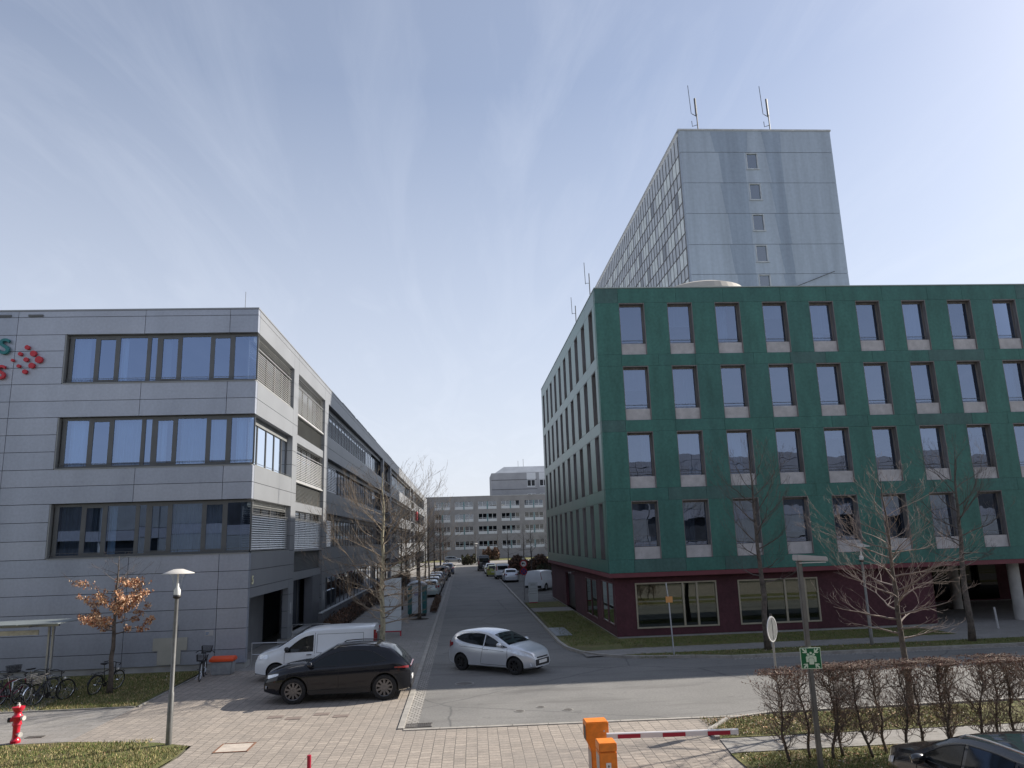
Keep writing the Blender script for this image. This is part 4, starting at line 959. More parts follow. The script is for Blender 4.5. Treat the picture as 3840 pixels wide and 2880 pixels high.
    # wheels
    for x in wx:
        for sg in (-1, 1):
            m_ = MB(); m_.smooth = True; ww = S.get('ww', .21); yo = sg*(hw-.015); yi = sg*(hw-.015-ww); q = S.get('rim', .66)*wr
            e = sg*.02
            m_.lathe([(q, yi), (wr*.93, yi), (wr, yi+e*1.5), (wr, yo-e*1.5), (wr*.95, yo-e*.3), (q*1.04, yo), (q, yo-e*.8), (q, yi)], c=(x, 0, wr), n=30, axis='y')
            wh = local(m_, 'wheel', RUB, t); wh.data.set_sharp_from_angle(angle=R(40))
            if detail > 0:
                m_ = MB(); rim = S.get('rimmat', RIMM)
                m_.lathe([(.001, yi+e), (q*.99, yi+e), (q*.99, yo-e*.6), (q*.90, yo-e*1.0), (q*.9, yi+e*2)], c=(x, 0, wr), n=26, axis='y')
                ns = S.get('spokes', 5)
                for k in range(ns):
                    a = 2*PI*k/ns+.3; ca, sa = math.cos(a), math.sin(a); pw = .035; pw2 = .022
                    p = lambda r_, s_, yy: (x+ca*r_-sa*s_, yy, wr+sa*r_+ca*s_)
                    m_.prism([p(.03, -pw, yo-e*1.6), p(q*.93, -pw2*1.5, yo-e*.8), p(q*.93, pw2*1.5, yo-e*.8), p(.03, pw, yo-e*1.6)], (0, -sg*.03, 0))
                m_.lathe([(.001, yo-e*1.2), (.06, yo-e*1.4), (.07, yo-e*2.5)], c=(x, 0, wr), n=14, axis='y')
                rm = m_.build('rim', rim, wh, org=(0, 0, 0))
                d_ = MB(); d_.lathe([(.001, yi+e*4.5), (q*.8, yi+e*4.5)], c=(x, 0, wr), n=20, axis='y'); d_.build('brake_disc', mat('wheel_hollow', (.03, .03, .03), .8), wh, org=(0, 0, 0))
    return t
HATCH = dict(L=3.95, W=1.72, clear=.19, tum=.20, wr=.305, wx=(1.245, -1.245), nose=.40, tail=.24,
    top=[(1.96, .50), (1.95, .62), (1.88, .74), (1.66, .86), (1.25, .96), (.98, 1.02), (.60, 1.20), (.18, 1.37), (-.25, 1.45), (-.85, 1.47), (-1.45, 1.41), (-1.70, 1.30), (-1.84, 1.10), (-1.93, .92), (-1.965, .70), (-1.96, .42)],
    belt=[(1.96, .60), (1.3, .84), (.9, .92), (0, .95), (-.9, 1.02), (-1.5, 1.10), (-1.96, .95)],
    ws=(.96, .22), rw=(-1.62, -1.86), sw=[([(.70, .95), (.3, .94), (-.12, .955)], [(.70, .98), (.35, 1.17), (-.12, 1.335)]), ([(-.17, .96), (-.9, 1.03), (-1.25, 1.10), (-1.5, 1.19)], [(-.17, 1.345), (-.6, 1.375), (-1.15, 1.33), (-1.5, 1.205)]), ([(.93, .94), (.74, .945)], [(.93, .95), (.74, .99)])],
    head=[([(1.76, .66), (1.45, .70), (1.12, .80)], [(1.76, .74), (1.45, .82), (1.12, .86)])], tailp=[([(-1.62, .92), (-1.92, .80)], [(-1.62, 1.02), (-1.92, 1.02)])], tailr=[(.55, .76, .80, 1.05)],
    seams=[(.95, .95, .90, .32), (-.15, -.30, .94, .34), (.95, -.30, .30, .30), (.8, -1.3, .80, .90)], handles=[(-.05, .84)], mir=(.66, .98), grille=(.30, .52, .50), plz=.43, spoiler=None, rail=None, ww=.19, rim=.64, rimmat=RIMD, spokes=7)
SUV = dict(L=4.65, W=1.94, clear=.25, tum=.25, wr=.385, wx=(1.47, -1.38), nose=.34, tail=.26,
    top=[(2.45, .55), (2.44, .74), (2.36, .90), (2.0, 1.03), (1.45, 1.12), (1.12, 1.17), (.70, 1.40), (.25, 1.61), (-.15, 1.66), (-.65, 1.67), (-1.2, 1.62), (-1.58, 1.52), (-1.86, 1.32), (-2.05, 1.12), (-2.16, 1.02), (-2.22, .84), (-2.20, .45)],
    belt=[(2.45, .7), (1.8, .96), (1.1, 1.05), (0, 1.08), (-1.2, 1.13), (-1.8, 1.16), (-2.45, .95)],
    ws=(1.10, .28), rw=(-1.60, -2.02), sw=[([(1.0, 1.08), (.1, 1.09)], [(1.0, 1.10), (.6, 1.34), (.1, 1.50)]), ([(.04, 1.09), (-.95, 1.13)], [(.04, 1.51), (-.5, 1.53), (-.95, 1.47)]), ([(-1.0, 1.13), (-1.42, 1.2)], [(-1.0, 1.46), (-1.42, 1.24)])],
    head=[([(2.32, .76), (2.05, .84), (1.95, .88)], [(2.32, .86), (2.05, .92), (1.95, .93)])], tailp=[([(-1.7, .97), (-2.14, .93)], [(-1.7, 1.0), (-2.14, 1.0)])], tailr=[(.0, .66, .94, .985)],
    seams=[(1.05, 1.02, 1.04, .4), (.07, .07, 1.07, .42), (-.98, -1.15, 1.1, .75), (-1.15, -1.0, .75, .55), (1.02, -1.0, .40, .45), (1.6, -1.9, .90, .98)], handles=[(.28, .98), (-.75, 1.01)], mir=(.95, 1.12), grille=(.44, .70, .50), plz=.52, rplz=.55, reartrim=(.28, .44), spoilmat=None, rail=(.15, -1.2), railmat=BLK, lowtrim=(1.0, -.92, .40), ww=.26, rim=.70, rimmat=mat('rim_grey', (.16, .16, .17), .3, .8), spokes=10, mirmat=None)
VAN = dict(L=4.5, W=1.86, clear=.22, tum=.13, wr=.325, wx=(1.42, -1.33), nose=.28, tail=.04,
    top=[(2.23, .52), (2.22, .78), (2.12, .95), (1.75, 1.10), (1.42, 1.19), (1.10, 1.36), (.70, 1.62), (.35, 1.77), (0, 1.82), (-.8, 1.84), (-1.9, 1.83), (-2.16, 1.80), (-2.22, 1.60), (-2.25, 1.0), (-2.24, .42)],
    belt=[(2.23, .75), (1.5, 1.02), (1.2, 1.06), (.5, 1.05), (-1, 1.05), (-2.24, 1.05)],
    ws=(1.40, .50), rw=None, rearglass=(1.12, 1.62, .62), sw=[([(1.10, 1.03), (.08, 1.04)], [(1.10, 1.06), (.70, 1.38), (.40, 1.54), (.08, 1.60)])],
    head=[([(2.05, .78), (1.72, .84)], [(2.05, .98), (1.72, .97)])], tailp=[([(-2.12, 1.0), (-2.22, 1.0)], [(-2.12, 1.7), (-2.22, 1.7)])], tailr=[(.72, .86, 1.0, 1.6)],
    seams=[(1.12, 1.12, 1.04, .32), (0.03, .03, 1.68, .3), (-.05, -1.75, 1.62, 1.62), (-1.75, -1.75, 1.62, .98), (-.05, -1.75, .98, .98), (-.05, -.05, 1.62, .98), (1.12, .03, .3, .3)], handles=[(.22, .93), (-.3, .93)], handlemat=BLK, mir=(1.02, 1.10), mirmat=BLK, grille=(.26, .74, .70), plz=.46, rplz=.5, reartrim=(.26, .5), ww=.2, rim=.62, rimmat=RIMM, spokes=9)
SAL = dict(HATCH, L=4.4, W=1.80, wr=.32, wx=(1.36, -1.34), top=[(2.18, .50), (2.17, .64), (2.08, .76), (1.8, .88), (1.3, .98), (1.0, 1.02), (.6, 1.22), (.2, 1.39), (-.25, 1.46), (-.9, 1.46), (-1.6, 1.40), (-1.95, 1.22), (-2.1, 1.0), (-2.18, .85), (-2.19, .45)], belt=[(2.18, .62), (1.3, .86), (.9, .93), (0, .95), (-1, .98), (-2.19, .9)],
    ws=(.98, .24), rw=(-1.66, -2.04), sw=[([(.78, .96), (-.1, .965)], [(.78, 1.02), (.35, 1.22), (-.1, 1.34)]), ([(-.15, .97), (-1.1, 1.0)], [(-.15, 1.35), (-.7, 1.36), (-1.1, 1.33)]), ([(-1.15, 1.0), (-1.6, 1.08)], [(-1.15, 1.32), (-1.6, 1.14)])],
    head=[([(2.0, .66), (1.6, .76)], [(2.0, .76), (1.6, .86)])], tailp=[([(-1.9, .82), (-2.14, .78)], [(-1.9, .95), (-2.14, .95)])], tailr=[(.48, .84, .80, .95)], seams=[], handles=[], grille=(.32, .54, .5), spoiler=None, rimmat=RIMM, spokes=5, ww=.2, mir=(.72, 1.0))
TRAN = dict(VAN, L=5.4, W=2.0, wr=.35, wx=(1.75, -1.55), top=[(2.68, .55), (2.66, .85), (2.5, 1.08), (2.0, 1.28), (1.8, 1.36), (1.3, 1.95), (1.0, 2.25), (.7, 2.38), (-.5, 2.42), (-2.4, 2.40), (-2.66, 2.36), (-2.70, 1.9), (-2.71, 1.2), (-2.70, .48)], belt=[(2.68, .85), (1.9, 1.22), (0, 1.3), (-2.7, 1.3)], ws=(1.78, 1.12), rearglass=(1.4, 2.0, .7), sw=[([(1.65, 1.27), (.7, 1.28)], [(1.65, 1.42), (1.25, 1.80), (.7, 1.92)])], head=[([(2.5, .9), (2.15, 1.0)], [(2.5, 1.12), (2.15, 1.2)])], tailp=[], seams=[], handles=[], mir=(1.5, 1.4), grille=(.3, .85, .75), tailr=[(.84, .95, 1.1, 1.6)], rail=None)
P_SIL = mat('paint_silver', (.64, .67, .71), .30, .45, var=.02, coat=.8); P_BLK = mat('paint_black', (.012, .013, .016), .25, .3, var=.02, coat=1, spec=.8); P_DGR = mat('paint_dark_grey', (.008, .009, .014), .12, .0, var=.02, coat=.3, spec=.35)
P_WHT = mat('paint_white', (.76, .79, .82), .30, var=.03, vs=1, coat=.7); P_BLU = mat('paint_dark_blue', (.02, .03, .06), .3, .4, var=.02, coat=1); P_GRN = mat('paint_lime', (.30, .32, .05), .35, var=.02, coat=.6); P_GRY = mat('paint_grey', (.20, .22, .24), .3, .5, var=.02, coat=.8); P_TEAL = mat('paint_pale', (.42, .50, .50), .3, .4, var=.02, coat=.8)
SUV['spoilmat'] = P_DGR; SUV['mirmat'] = P_DGR
car('parked_car', 'silver three-door hatchback turning on the shaded asphalt of the junction', 'car', (1.34, 30.20, 0), R(-38.3), HATCH, P_SIL)
car('parked_suv', 'dark grey coupe-roofed SUV parked on the sunlit pavers beside the kerb', 'car', (-3.95, 26.26, .012), R(180), SUV, P_DGR)
car('parked_van', 'white small panel van with black bumpers parked behind the dark SUV', 'van', (-5.52, 30.30, .012), R(180), VAN, P_WHT)
BCAR = dict(SAL, L=4.5, W=1.84, clear=.2, railmat=CHR, rail=(.1, -1.75), glassroof=(.1, -1.3), seams=[(.93, .93, .93, .4), (-.12, -.12, .95, .4), (-1.12, -1.3, .98, .6)],
    top=[(2.24, .55), (2.23, .72), (2.12, .88), (1.8, .99), (1.3, 1.08), (1.0, 1.13), (.6, 1.33), (.2, 1.50), (-.25, 1.57), (-.9, 1.58), (-1.7, 1.54), (-2.0, 1.38), (-2.14, 1.12), (-2.22, .9), (-2.23, .45)], belt=[(2.24, .66), (1.3, .95), (.9, 1.0), (0, 1.02), (-1, 1.05), (-2.23, .95)],
    sw=[([(.78, 1.03), (-.08, 1.035)], [(.78, 1.10), (.35, 1.32), (-.08, 1.44)]), ([(-.16, 1.035), (-1.1, 1.06)], [(-.16, 1.45), (-.7, 1.47), (-1.1, 1.45)]), ([(-1.16, 1.06), (-1.75, 1.15)], [(-1.16, 1.44), (-1.75, 1.24)])])
car('parked_car', 'black estate car with bright roof rails, cut off at the lower right corner', 'car', (8.62, 12.4, .012), R(93.5), BCAR, P_BLK)
# distant cars: left side row along the kerb, right side row
for i, (kind, x, y, rz, pt, lb) in enumerate([
    (HATCH, -2.95, 70.5, 90, P_TEAL, 'pale hatchback parked first in the row beyond the portable toilet'), (SAL, -3.0, 76.6, 90, P_BLK, 'black car parked second beyond the portable toilet, roof edge shining'), (HATCH, -2.95, 82.4, 90, P_GRY, 'grey hatchback parked third in the row along the left kerb'),
    (SAL, -3.0, 88.6, 90, P_BLU, 'dark blue car parked fourth in the row along the left kerb'), (VAN, -2.9, 97.5, 90, P_GRY, 'grey compact van parked fifth in the row along the left kerb'), (SAL, -2.6, 106, 90, P_BLK, 'black car parked near the far end of the left row'), (SUV, -2.3, 115, 90, P_BLU, 'large dark blue SUV parked last in the left row before the cross street'),
    (SAL, 5.45, 89.4, 90, P_SIL, 'silver saloon seen from behind, first of the cars along the right kerb'), (VAN, 4.9, 97.0, 90, P_WHT, 'white high-roofed car with a dark rear window parked ahead of the silver saloon'), (HATCH, 4.0, 104.5, 90, P_GRN, 'lime yellow car parked along the right kerb'), (SAL, 4.0, 113, 90, P_WHT, 'white car beyond the lime yellow one on the right side'), (TRAN, 3.3, 124, 90, P_BLK, 'tall black van beyond the white car on the right side of the street'),
    (SAL, -2.2, 172, 0, P_GRY, 'grey car on the cross street at the end of the road'), (HATCH, 2.4, 174, 0, P_BLK, 'dark low car with glinting roof on the cross street'), (SAL, 14.0, 104, 180, P_WHT, 'white car half hidden behind the parking hedge by the green building')]):
    car('parked_car' if kind in (HATCH, SAL, SUV) else 'parked_van', lb, 'car' if kind in (HATCH, SAL, SUV) else 'van', (x, y, .0 if x > -2.4 and x < 4.4 else .02), R(rz), kind, pt, 'cars parked down the side street', 1)
car('delivery_van', 'white delivery van parked at an angle beside the red ground floor', 'van', (7.7, 73.6, .02), R(58), dict(VAN, L=4.9, rearglass=None, tailr=[]), P_WHT, None, 1)

# ================================================================== trees
def tree(name, label, cat, loc, h, trunk_h, r0, seed, bark, crown_r, spread=1.0, leaves=None, nb=None, group=None, lean=(0, 0), twig=2, up=.45, crown='branches', tcol=None, minz=None, wid=1.0):
    rn = random.Random(seed); t = thing(name, label, cat, loc, 0, group)
    TR = MB(); TR.smooth = True; BRM = MB(); BRM.smooth = True; tips = []
    n = 12; pts = []; rad = []
    for i in range(n+1):
        f = i/n; pts.append((lean[0]*f*f + rn.uniform(-.04, .04)*h*.12*(i > 0), lean[1]*f*f + rn.uniform(-.04, .04)*h*.12*(i > 0), h*f)); rad.append(r0*(1-f)**.8*(1.25 if i == 0 else 1)+.008)
    TR.tube(pts, rad, 9)
    def lerp(f): 
        k = min(n-1, int(f*n)); u = f*n-k; return Vector(pts[k]).lerp(Vector(pts[k+1]), u), rad[k]*(1-u)+rad[k+1]*u
    def branch(p, d, ln, r, depth):
        steps = max(3, int(ln/.22)); P = [p.copy()]; Rr = [r]
        for i in range(steps):
            d = (d + Vector((rn.uniform(-.22, .22), rn.uniform(-.22, .22), rn.uniform(-.16, .20)+.05*up))).normalized()
            p = p + d*(ln/steps); P.append(p.copy()); Rr.append(max(.0028, r*(1-(i+1)/steps*.86)))
            if depth > 0 and i >= 1:
                for _ in range(1 if depth == 1 else (2 if rn.random() < .55 else 1)):
                    if rn.random() < .85:
                        a = rn.choice((-1, 1))*rn.uniform(.45, 1.0); ax = Vector((rn.uniform(-.4, .4), rn.uniform(-.4, .4), 1)).normalized(); dd = (Matrix.Rotation(a, 3, ax) @ d + Vector((0, 0, rn.uniform(-.1, .4)))).normalized()
                        branch(p, dd, ln*rn.uniform(.35, .6)*(1-.3*i/steps), max(.0034, Rr[-1]*.58), depth-1)
        BRM.tube(P, Rr, 5 if r > .02 else 3, caps=False)
        tips.append((P[-1], d)); 
        if leaves and depth < 2:
            for q in P[1:]: tips.append((q, d))
    nbr = nb or 16
    for i in range(nbr):
        f = trunk_h/h + (1-trunk_h/h)*(i+.3)/nbr*.97; p, rr_ = lerp(f); a = i*2.4+rn.uniform(-.5, .5)
        u = (f-trunk_h/h)/(1-trunk_h/h); prof = crown_r*(math.sin(PI*min(1, .22+.75*u))**.8)*rn.uniform(.7, 1.1)
        el = (.1+.85*u)*up*1.6+rn.uniform(-.12, .12)
        d = Vector((math.cos(a)*spread, math.sin(a)*spread, el)).normalized()
        branch(p, d, max(.3, prof), max(.009, min(rr_*.45, .030)), twig)
    TR.build('trunk', bark, t, org=(0, 0, 0)); BRM.build(crown, tcol or bark, t, org=(0, 0, 0))
    if leaves:
        lm = MB(); cols = leaves[1]; cnt = leaves[0]; hi = leaves[2] if len(leaves) > 2 else 99
        cand = [q for q in tips if q[0].z < hi]
        for _ in range(cnt):
            p, d = rn.choice(cand); p = p+Vector((rn.uniform(-.1, .1), rn.uniform(-.1, .1), rn.uniform(-.13, .04)))
            s_ = rn.uniform(.022, .055); m_ = Euler((rn.uniform(0, 6), rn.uniform(0, 6), rn.uniform(0, 6))).to_matrix(); lm.cur = rn.randrange(len(cols))
            a_ = [p + m_ @ Vector(v) for v in ((-s_, -s_*.45, 0), (0, -s_*.5, s_*.2), (s_, 0, 0), (0, s_*.5, s_*.25), (-s_, s_*.45, 0))]; lm.poly(a_)
        lm.build('leaves', cols, t, org=(0, 0, 0))
    return t
BARKP = mat('bark_plane', (.36, .33, .24), .9, var=.35, vs=5, stretch=(2, 2, .8), bump=.4, bs=25, col2=(.13, .12, .075)); TWIGP = mat('twig_plane', (.23, .185, .14), .85, var=.2, vs=3)
BARKD = mat('bark_dark', (.12, .10, .085), .95, var=.3, vs=6, bump=.6, bs=30); TWIGD = mat('twig_dark', (.12, .10, .09), .9, var=.2, vs=3)
TWIGR = mat('twig_red', (.17, .10, .085), .9, var=.2, vs=3)
LEAF = [mat('leaf_tan', (.48, .26, .14), .8, var=.15), mat('leaf_brown', (.30, .13, .07), .8, var=.15), mat('leaf_pale', (.62, .42, .27), .8, var=.1)]
tree('plane_tree', 'bare young plane tree with pale flaking bark between the white van and the white sign', 'tree', (-3.05, 29.3, 0), 7.6, 1.9, .115, 21, BARKP, 2.9, nb=46, up=.40, tcol=TWIGP, twig=3)
tree('oak_tree', 'small oak holding orange brown dead leaves in front of the grey wall', 'tree', (-12.46, 28.6, .03), 4.7, 1.95, .085, 5, BARKD, 1.45, nb=22, up=.3, leaves=(4200, LEAF, 3.9), tcol=TWIGD)
tree('bare_tree', 'tall bare slender tree between the two sand-framed shop windows', 'tree', (12.55, 31.65, .06), 8.3, 2.6, .12, 8, BARKD, 2.4, nb=20, up=.7, twig=3, tcol=TWIGD, group='bare street trees')
tree('bare_tree', 'broad bare tree with bright sunlit twigs rising behind the hedge', 'tree', (11.75, 20.3, .04), 6.2, 1.85, .085, 15, BARKD, 2.0, nb=34, up=.42, twig=3, tcol=mat('twig_light', (.22, .175, .155), .85, var=.2), group='bare street trees')
tree('bare_tree', 'bare tree before the open undercroft near the right frame border', 'tree', (21.35, 31.55, .06), 8.2, 3.0, .13, 29, BARKD, 2.5, nb=20, up=.65, twig=3, tcol=TWIGD, group='bare street trees', lean=(.5, 0))
tree('street_tree', 'thin bare tree in the paving pit just in front of the portable toilet', 'tree', (-2.87, 50.2, .02), 7.6, 3.2, .10, 33, BARKD, 1.9, nb=22, up=.6, tcol=TWIGD, group='bare trees down the left pavement')
mb = MB(); mb.lathe([(.001, .03), (.55, .02), (.62, .0)], c=(-2.87, 50.2, .02), n=16); tag(mb.build('tree_pit', mat('mulch', (.06, .05, .04), 1, var=.3), org=(-2.87, 50.2, 0)), 'dark mulch patch round the tree at the portable toilet', 'tree pit')
for i, (x, y, h) in enumerate([(-4.6, 57.6, 6.8), (-4.9, 66, 7), (-3.3, 74, 7.2), (-4.9, 82, 7.5), (-3.4, 91, 8), (-4.9, 100, 8), (-3.3, 111, 8.5), (-3.6, 124, 9), (-3.4, 138, 9)]):
    tree('street_tree', ['first', 'second', 'third', 'fourth', 'fifth', 'sixth', 'seventh', 'eighth', 'farthest'][i]+' bare tree of the left pavement row beyond the portable toilet', 'tree', (x, y, 0), h, 2.9, .10, 50+i, BARKD, 2.1, nb=26, up=.8, tcol=[TWIGD, TWIGR][i % 2], group='bare trees down the left pavement', twig=2 if i < 4 else 1)
for i, (x, y, h) in enumerate([(8.6, 96, 6.5), (11.6, 99, 7.5), (13.2, 112, 8), (7.6, 128, 7), (10.8, 135, 7.5), (15.2, 128, 8), (3.0, 183, 7), (-4, 184, 7.5), (8.5, 185, 7)]):
    tree('bare_tree', ['bare tree above the parking hedge, nearest the lime yellow car', 'spreading bare tree above the parking hedge right of the round signs', 'bare tree beyond the parking hedge close to the green building', 'bare tree behind the parked cars on the right, left one of three further back', 'bare tree behind the parked cars on the right, middle one of three further back', 'bare tree behind the parked cars on the right, nearest the green building', 'small tree before the street-end block, middle one of three', 'small tree before the street-end block, left one of three', 'small tree before the street-end block, right one of three'][i], 'tree', (x, y, 0), h, 2.2, .10, 80+i, BARKD, 2.3, nb=14, up=.6, tcol=TWIGD, group='bare trees by the parking area', twig=1)

# shrubs and hedges
def shrub(name, label, cat, x0, x1, y0, y1, h, seed, cols, n, twigs=120, group=None, z=0, ls=.05):
    rn = random.Random(seed); ox, oy = (x0+x1)/2, (y0+y1)/2; t = thing(name, label, cat, (ox, oy, z), 0, group)
    s_ = MB(); lv = MB()
    for _ in range(twigs):
        x, y = rn.uniform(x0, x1), rn.uniform(y0, y1); p = Vector((x-ox, y-oy, 0)); P = [p]
        d = Vector((rn.uniform(-.3, .3), rn.uniform(-.3, .3), 1)).normalized()
        for k in range(5): d = (d+Vector((rn.uniform(-.35, .35), rn.uniform(-.35, .35), .1))).normalized(); p = p+d*h/5*rn.uniform(.7, 1.05); P.append(p)
        s_.tube(P, [.012, .010, .008, .006, .005, .003], 3, caps=False)
    for _ in range(n):
        a = rn.uniform(-1, 1); b = rn.uniform(-1, 1); u = rn.random()**.6
        hl = h*(.82+.18*math.sin(a*7+seed)+.08*math.sin(b*9))
        p = Vector((a*(x1-x0)/2*1.03, b*(y1-y0)/2*1.05, u*hl)); q = rn.uniform(.6, 1.4)*ls; m_ = Euler((rn.uniform(0, 6), rn.uniform(0, 6), rn.uniform(0, 6))).to_matrix(); lv.cur = rn.randrange(len(cols))
        lv.poly([p+m_ @ Vector(v) for v in ((-q, -q*.5, 0), (q, -q*.4, 0), (q*.8, q*.5, q*.3), (-q, q*.4, 0))])
    s_.build('stems', TWIGD, t, org=(0, 0, 0)); lv.build('leaves', cols, t, org=(0, 0, 0)); return t
SHB = [mat('shrub_brown', (.13, .075, .05), .9, var=.2), mat('shrub_dark', (.06, .045, .035), .9, var=.2), mat('shrub_rust', (.20, .11, .07), .9, var=.2)]
SHG = [mat('shrub_green', (.045, .06, .03), .9, var=.2), mat('shrub_olive', (.08, .075, .035), .9, var=.2), SHB[1]]
shrub('hedge', 'low brown leafless hedge along the ramp wall of the grey building', 'hedge', -7.85, -7.1, 44.2, 62, .95, 3, SHB, 7000, 500, ls=.06)
shrub('hedge', 'brown hedge mound further along the left pavement behind the white sign', 'hedge', -7.6, -6.3, 63, 92, 1.5, 4, SHB, 7000, 300, ls=.08)
shrub('hedge', 'dark reddish brown hedge beyond the parking area right of the parked cars', 'hedge', 6.6, 13.5, 106, 110, 2.4, 6, SHB, 7000, 200, ls=.14)
shrub('hedge', 'dark green hedge behind the delivery van next to the green building', 'hedge', 9.2, 16, 92, 95, 1.6, 7, SHG, 6000, 100, ls=.12)
shrub('bush', 'small dark bush on the near side of the cross street', 'bush', -.2, 2.6, 153, 156, 2.0, 9, SHG, 1500, 30, ls=.16)
shrub('bush', 'dark bush in front of the street-end block right of the low car', 'bush', 4.8, 8.6, 181, 184, 3.0, 10, SHB, 1800, 30, ls=.2)
shrub('ground_cover', 'scrubby brown plants at the kerb beside the portable toilet', 'plants', -2.35, -1.9, 54, 66, .5, 12, SHB, 1200, 150, ls=.05)
# beech hedge: every plant its own
HW = [mat('hornbeam_bark', (.105, .085, .07), .95, var=.3, vs=8, bump=.4), mat('hornbeam_twig', (.20, .15, .12), .9, var=.25, vs=4)]
DL = [mat('dead_leaf_a', (.20, .10, .075), .85, var=.2), mat('dead_leaf_b', (.17, .075, .055), .85, var=.2), mat('dead_leaf_c', (.30, .20, .15), .85, var=.2)]
def hedge_plant(x, y, seed, label):
    rn = random.Random(seed); t = thing('hedge_plant', label, 'hedge plant', (x, y, .035), 0, 'leafless plants of the clipped hedge'); hh = rn.uniform(1.84, 1.98)
    st_ = MB(); st_.smooth = True; tw = MB(); tw.smooth = True; lv = MB()
    p = Vector((0, 0, 0)); P = [p]; d = Vector((rn.uniform(-.1, .1), rn.uniform(-.1, .1), 1))
    while p.z < hh-.08:
        d = (d*.8+Vector((rn.uniform(-.35, .35), rn.uniform(-.3, .3), .55))).normalized(); p = p+d*.13
        p.x = max(-.22, min(.22, p.x)); p.y = max(-.2, min(.2, p.y)); P.append(p.copy())
    st_.tube(P, [max(.008, .034*(1-i/len(P))**.7) for i in range(len(P))], 6)
    def tg(p, d, ln, r, depth):
        k = max(3, int(ln/.07)); Q = [p.copy()]
        for i in range(k):
            d = (d+Vector((rn.uniform(-.5, .5), rn.uniform(-.45, .45), rn.uniform(-.25, .42)))).normalized(); p = p+d*ln/k
            if p.z > hh: p.z = hh-rn.uniform(0, .04)
            p.y = max(-.33, min(.33, p.y)); Q.append(p.copy())
            if depth and rn.random() < .75: tg(p, (d+Vector((rn.uniform(-1, 1), rn.uniform(-1, 1), rn.uniform(-.2, .8)))).normalized(), ln*rn.uniform(.35, .65), r*.6, depth-1)
        tw.tube(Q, [max(.002, r*(1-.8*i/k)) for i in range(k+1)], 3, caps=False)
        if rn.random() < (.75 if p.z > hh-.35 else .22):
            q = rn.uniform(.010, .022); m_ = Euler((rn.uniform(0, 6), rn.uniform(0, 6), rn.uniform(0, 6))).to_matrix(); lv.cur = rn.randrange(3)
            lv.poly([p+m_ @ Vector(v) for v in ((-q, -q*.5, 0), (q, -q*.4, 0), (q*.9, q*.5, q*.3), (-q, q*.5, 0))])
    for i in range(2, len(P)):
        for _ in range(5 if P[i].z > hh*.5 else 4):
            if P[i].z < .25 and rn.random() < .6: continue
            a = rn.uniform(0, 2*PI); tg(P[i], Vector((math.cos(a), math.sin(a)*.7, rn.uniform(.1, 1.0))).normalized(), rn.uniform(.28, .68), rn.uniform(.006, .014), 2)
    st_.build('stem', HW[0], t, org=(0, 0, 0)); tw.build('twigs', HW[1], t, org=(0, 0, 0)); lv.build('dead_leaves', DL, t, org=(0, 0, 0)); return t
ordn = ['first', 'second', 'third', 'fourth', 'fifth', 'sixth', 'seventh', 'eighth', 'ninth', 'tenth', 'eleventh', 'twelfth', 'thirteenth', 'fourteenth', 'fifteenth', 'sixteenth', 'seventeenth', 'eighteenth']
for i in range(18):
    hedge_plant(6.95+.43*i+(.07 if i % 3 else -.05), 16.9+(.12 if i % 2 else -.1), 200+i, 'leafless hedge plant with twisted dark stem, %s from the left end of the hedge' % ordn[i])

# grass blades and litter on the near turf
def tufts(name, areas, n, seed, cols, h=(.02, .06), kind='grass', label='short winter grass blades on the lawns nearest the camera'):
    rn = random.Random(seed); mb = MB(); tot = sum((a[1]-a[0])*(a[3]-a[2]) for a in areas)
    for x0, x1, y0, y1, z in areas:
        for _ in range(int(n*(x1-x0)*(y1-y0)/tot)):
            x, y = rn.uniform(x0, x1), rn.uniform(y0, y1); a = rn.uniform(0, 6.28); w = rn.uniform(.006, .014); hh_ = rn.uniform(*h); mb.cur = rn.randrange(len(cols)); lx, ly = rn.uniform(-.04, .04), rn.uniform(-.04, .04)
            mb.poly([(x-w*math.cos(a), y-w*math.sin(a), z), (x+w*math.cos(a), y+w*math.sin(a), z), (x+lx, y+ly, z+hh_)])
    o = mb.build(name, cols); return tag(o, label, 'grass', kind='stuff')
GC = [mat('blade_green', (.10, .15, .03), .9, var=.2), mat('blade_olive', (.20, .18, .065), .9, var=.2), mat('blade_straw', (.42, .34, .17), .9, var=.2)]
tufts('grass_blades', [(-17, -7.15, 15.5, 19.5, .03), (-17, -7.0, 19.5, 20.7, .03), (-17, -8.2, 20.7, 21.6, .03), (6.2, 13.5, 19.0, 20.9, .04), (6.0, 13.8, 15.4, 17.55, .035), (-16, -10.6, 26.2, 32.5, .03)], 62000, 1, GC, (.03, .085))
tufts('grass_blades', [(4.8, 7.2, 35, 51, .045), (7, 22, 33.8, 36.6, .045), (7, 24, 30.8, 32, .06)], 26000, 2, [GC[0], GC[1]], (.03, .08), label='short green grass blades on the strips round the green building')
rn = random.Random(3); mb = MB()
for (x0, x1, y0, y1, z, n) in ((6.2, 13, 18.95, 20.9, .06, 1500), (6, 13.5, 15.4, 17.5, .05, 900), (-17, -7.5, 16, 21.6, .05, 260), (-13.5, -10.6, 26.2, 32, .05, 160), (7, 20, 31, 31.9, .08, 300)):
    for _ in range(n):
        x, y = rn.uniform(x0, x1), rn.uniform(y0, y1); q = rn.uniform(.010, .028); m_ = Euler((rn.uniform(-.6, .6), rn.uniform(-.6, .6), rn.uniform(0, 6))).to_matrix(); mb.cur = rn.randrange(4); p = Vector((x, y, z+rn.uniform(0, .03)))
        mb.poly([p+m_ @ Vector(v) for v in ((-q, -q*.5, 0), (q, -q*.4, .01), (q*.8, q*.5, .015), (-q, q*.4, 0))])
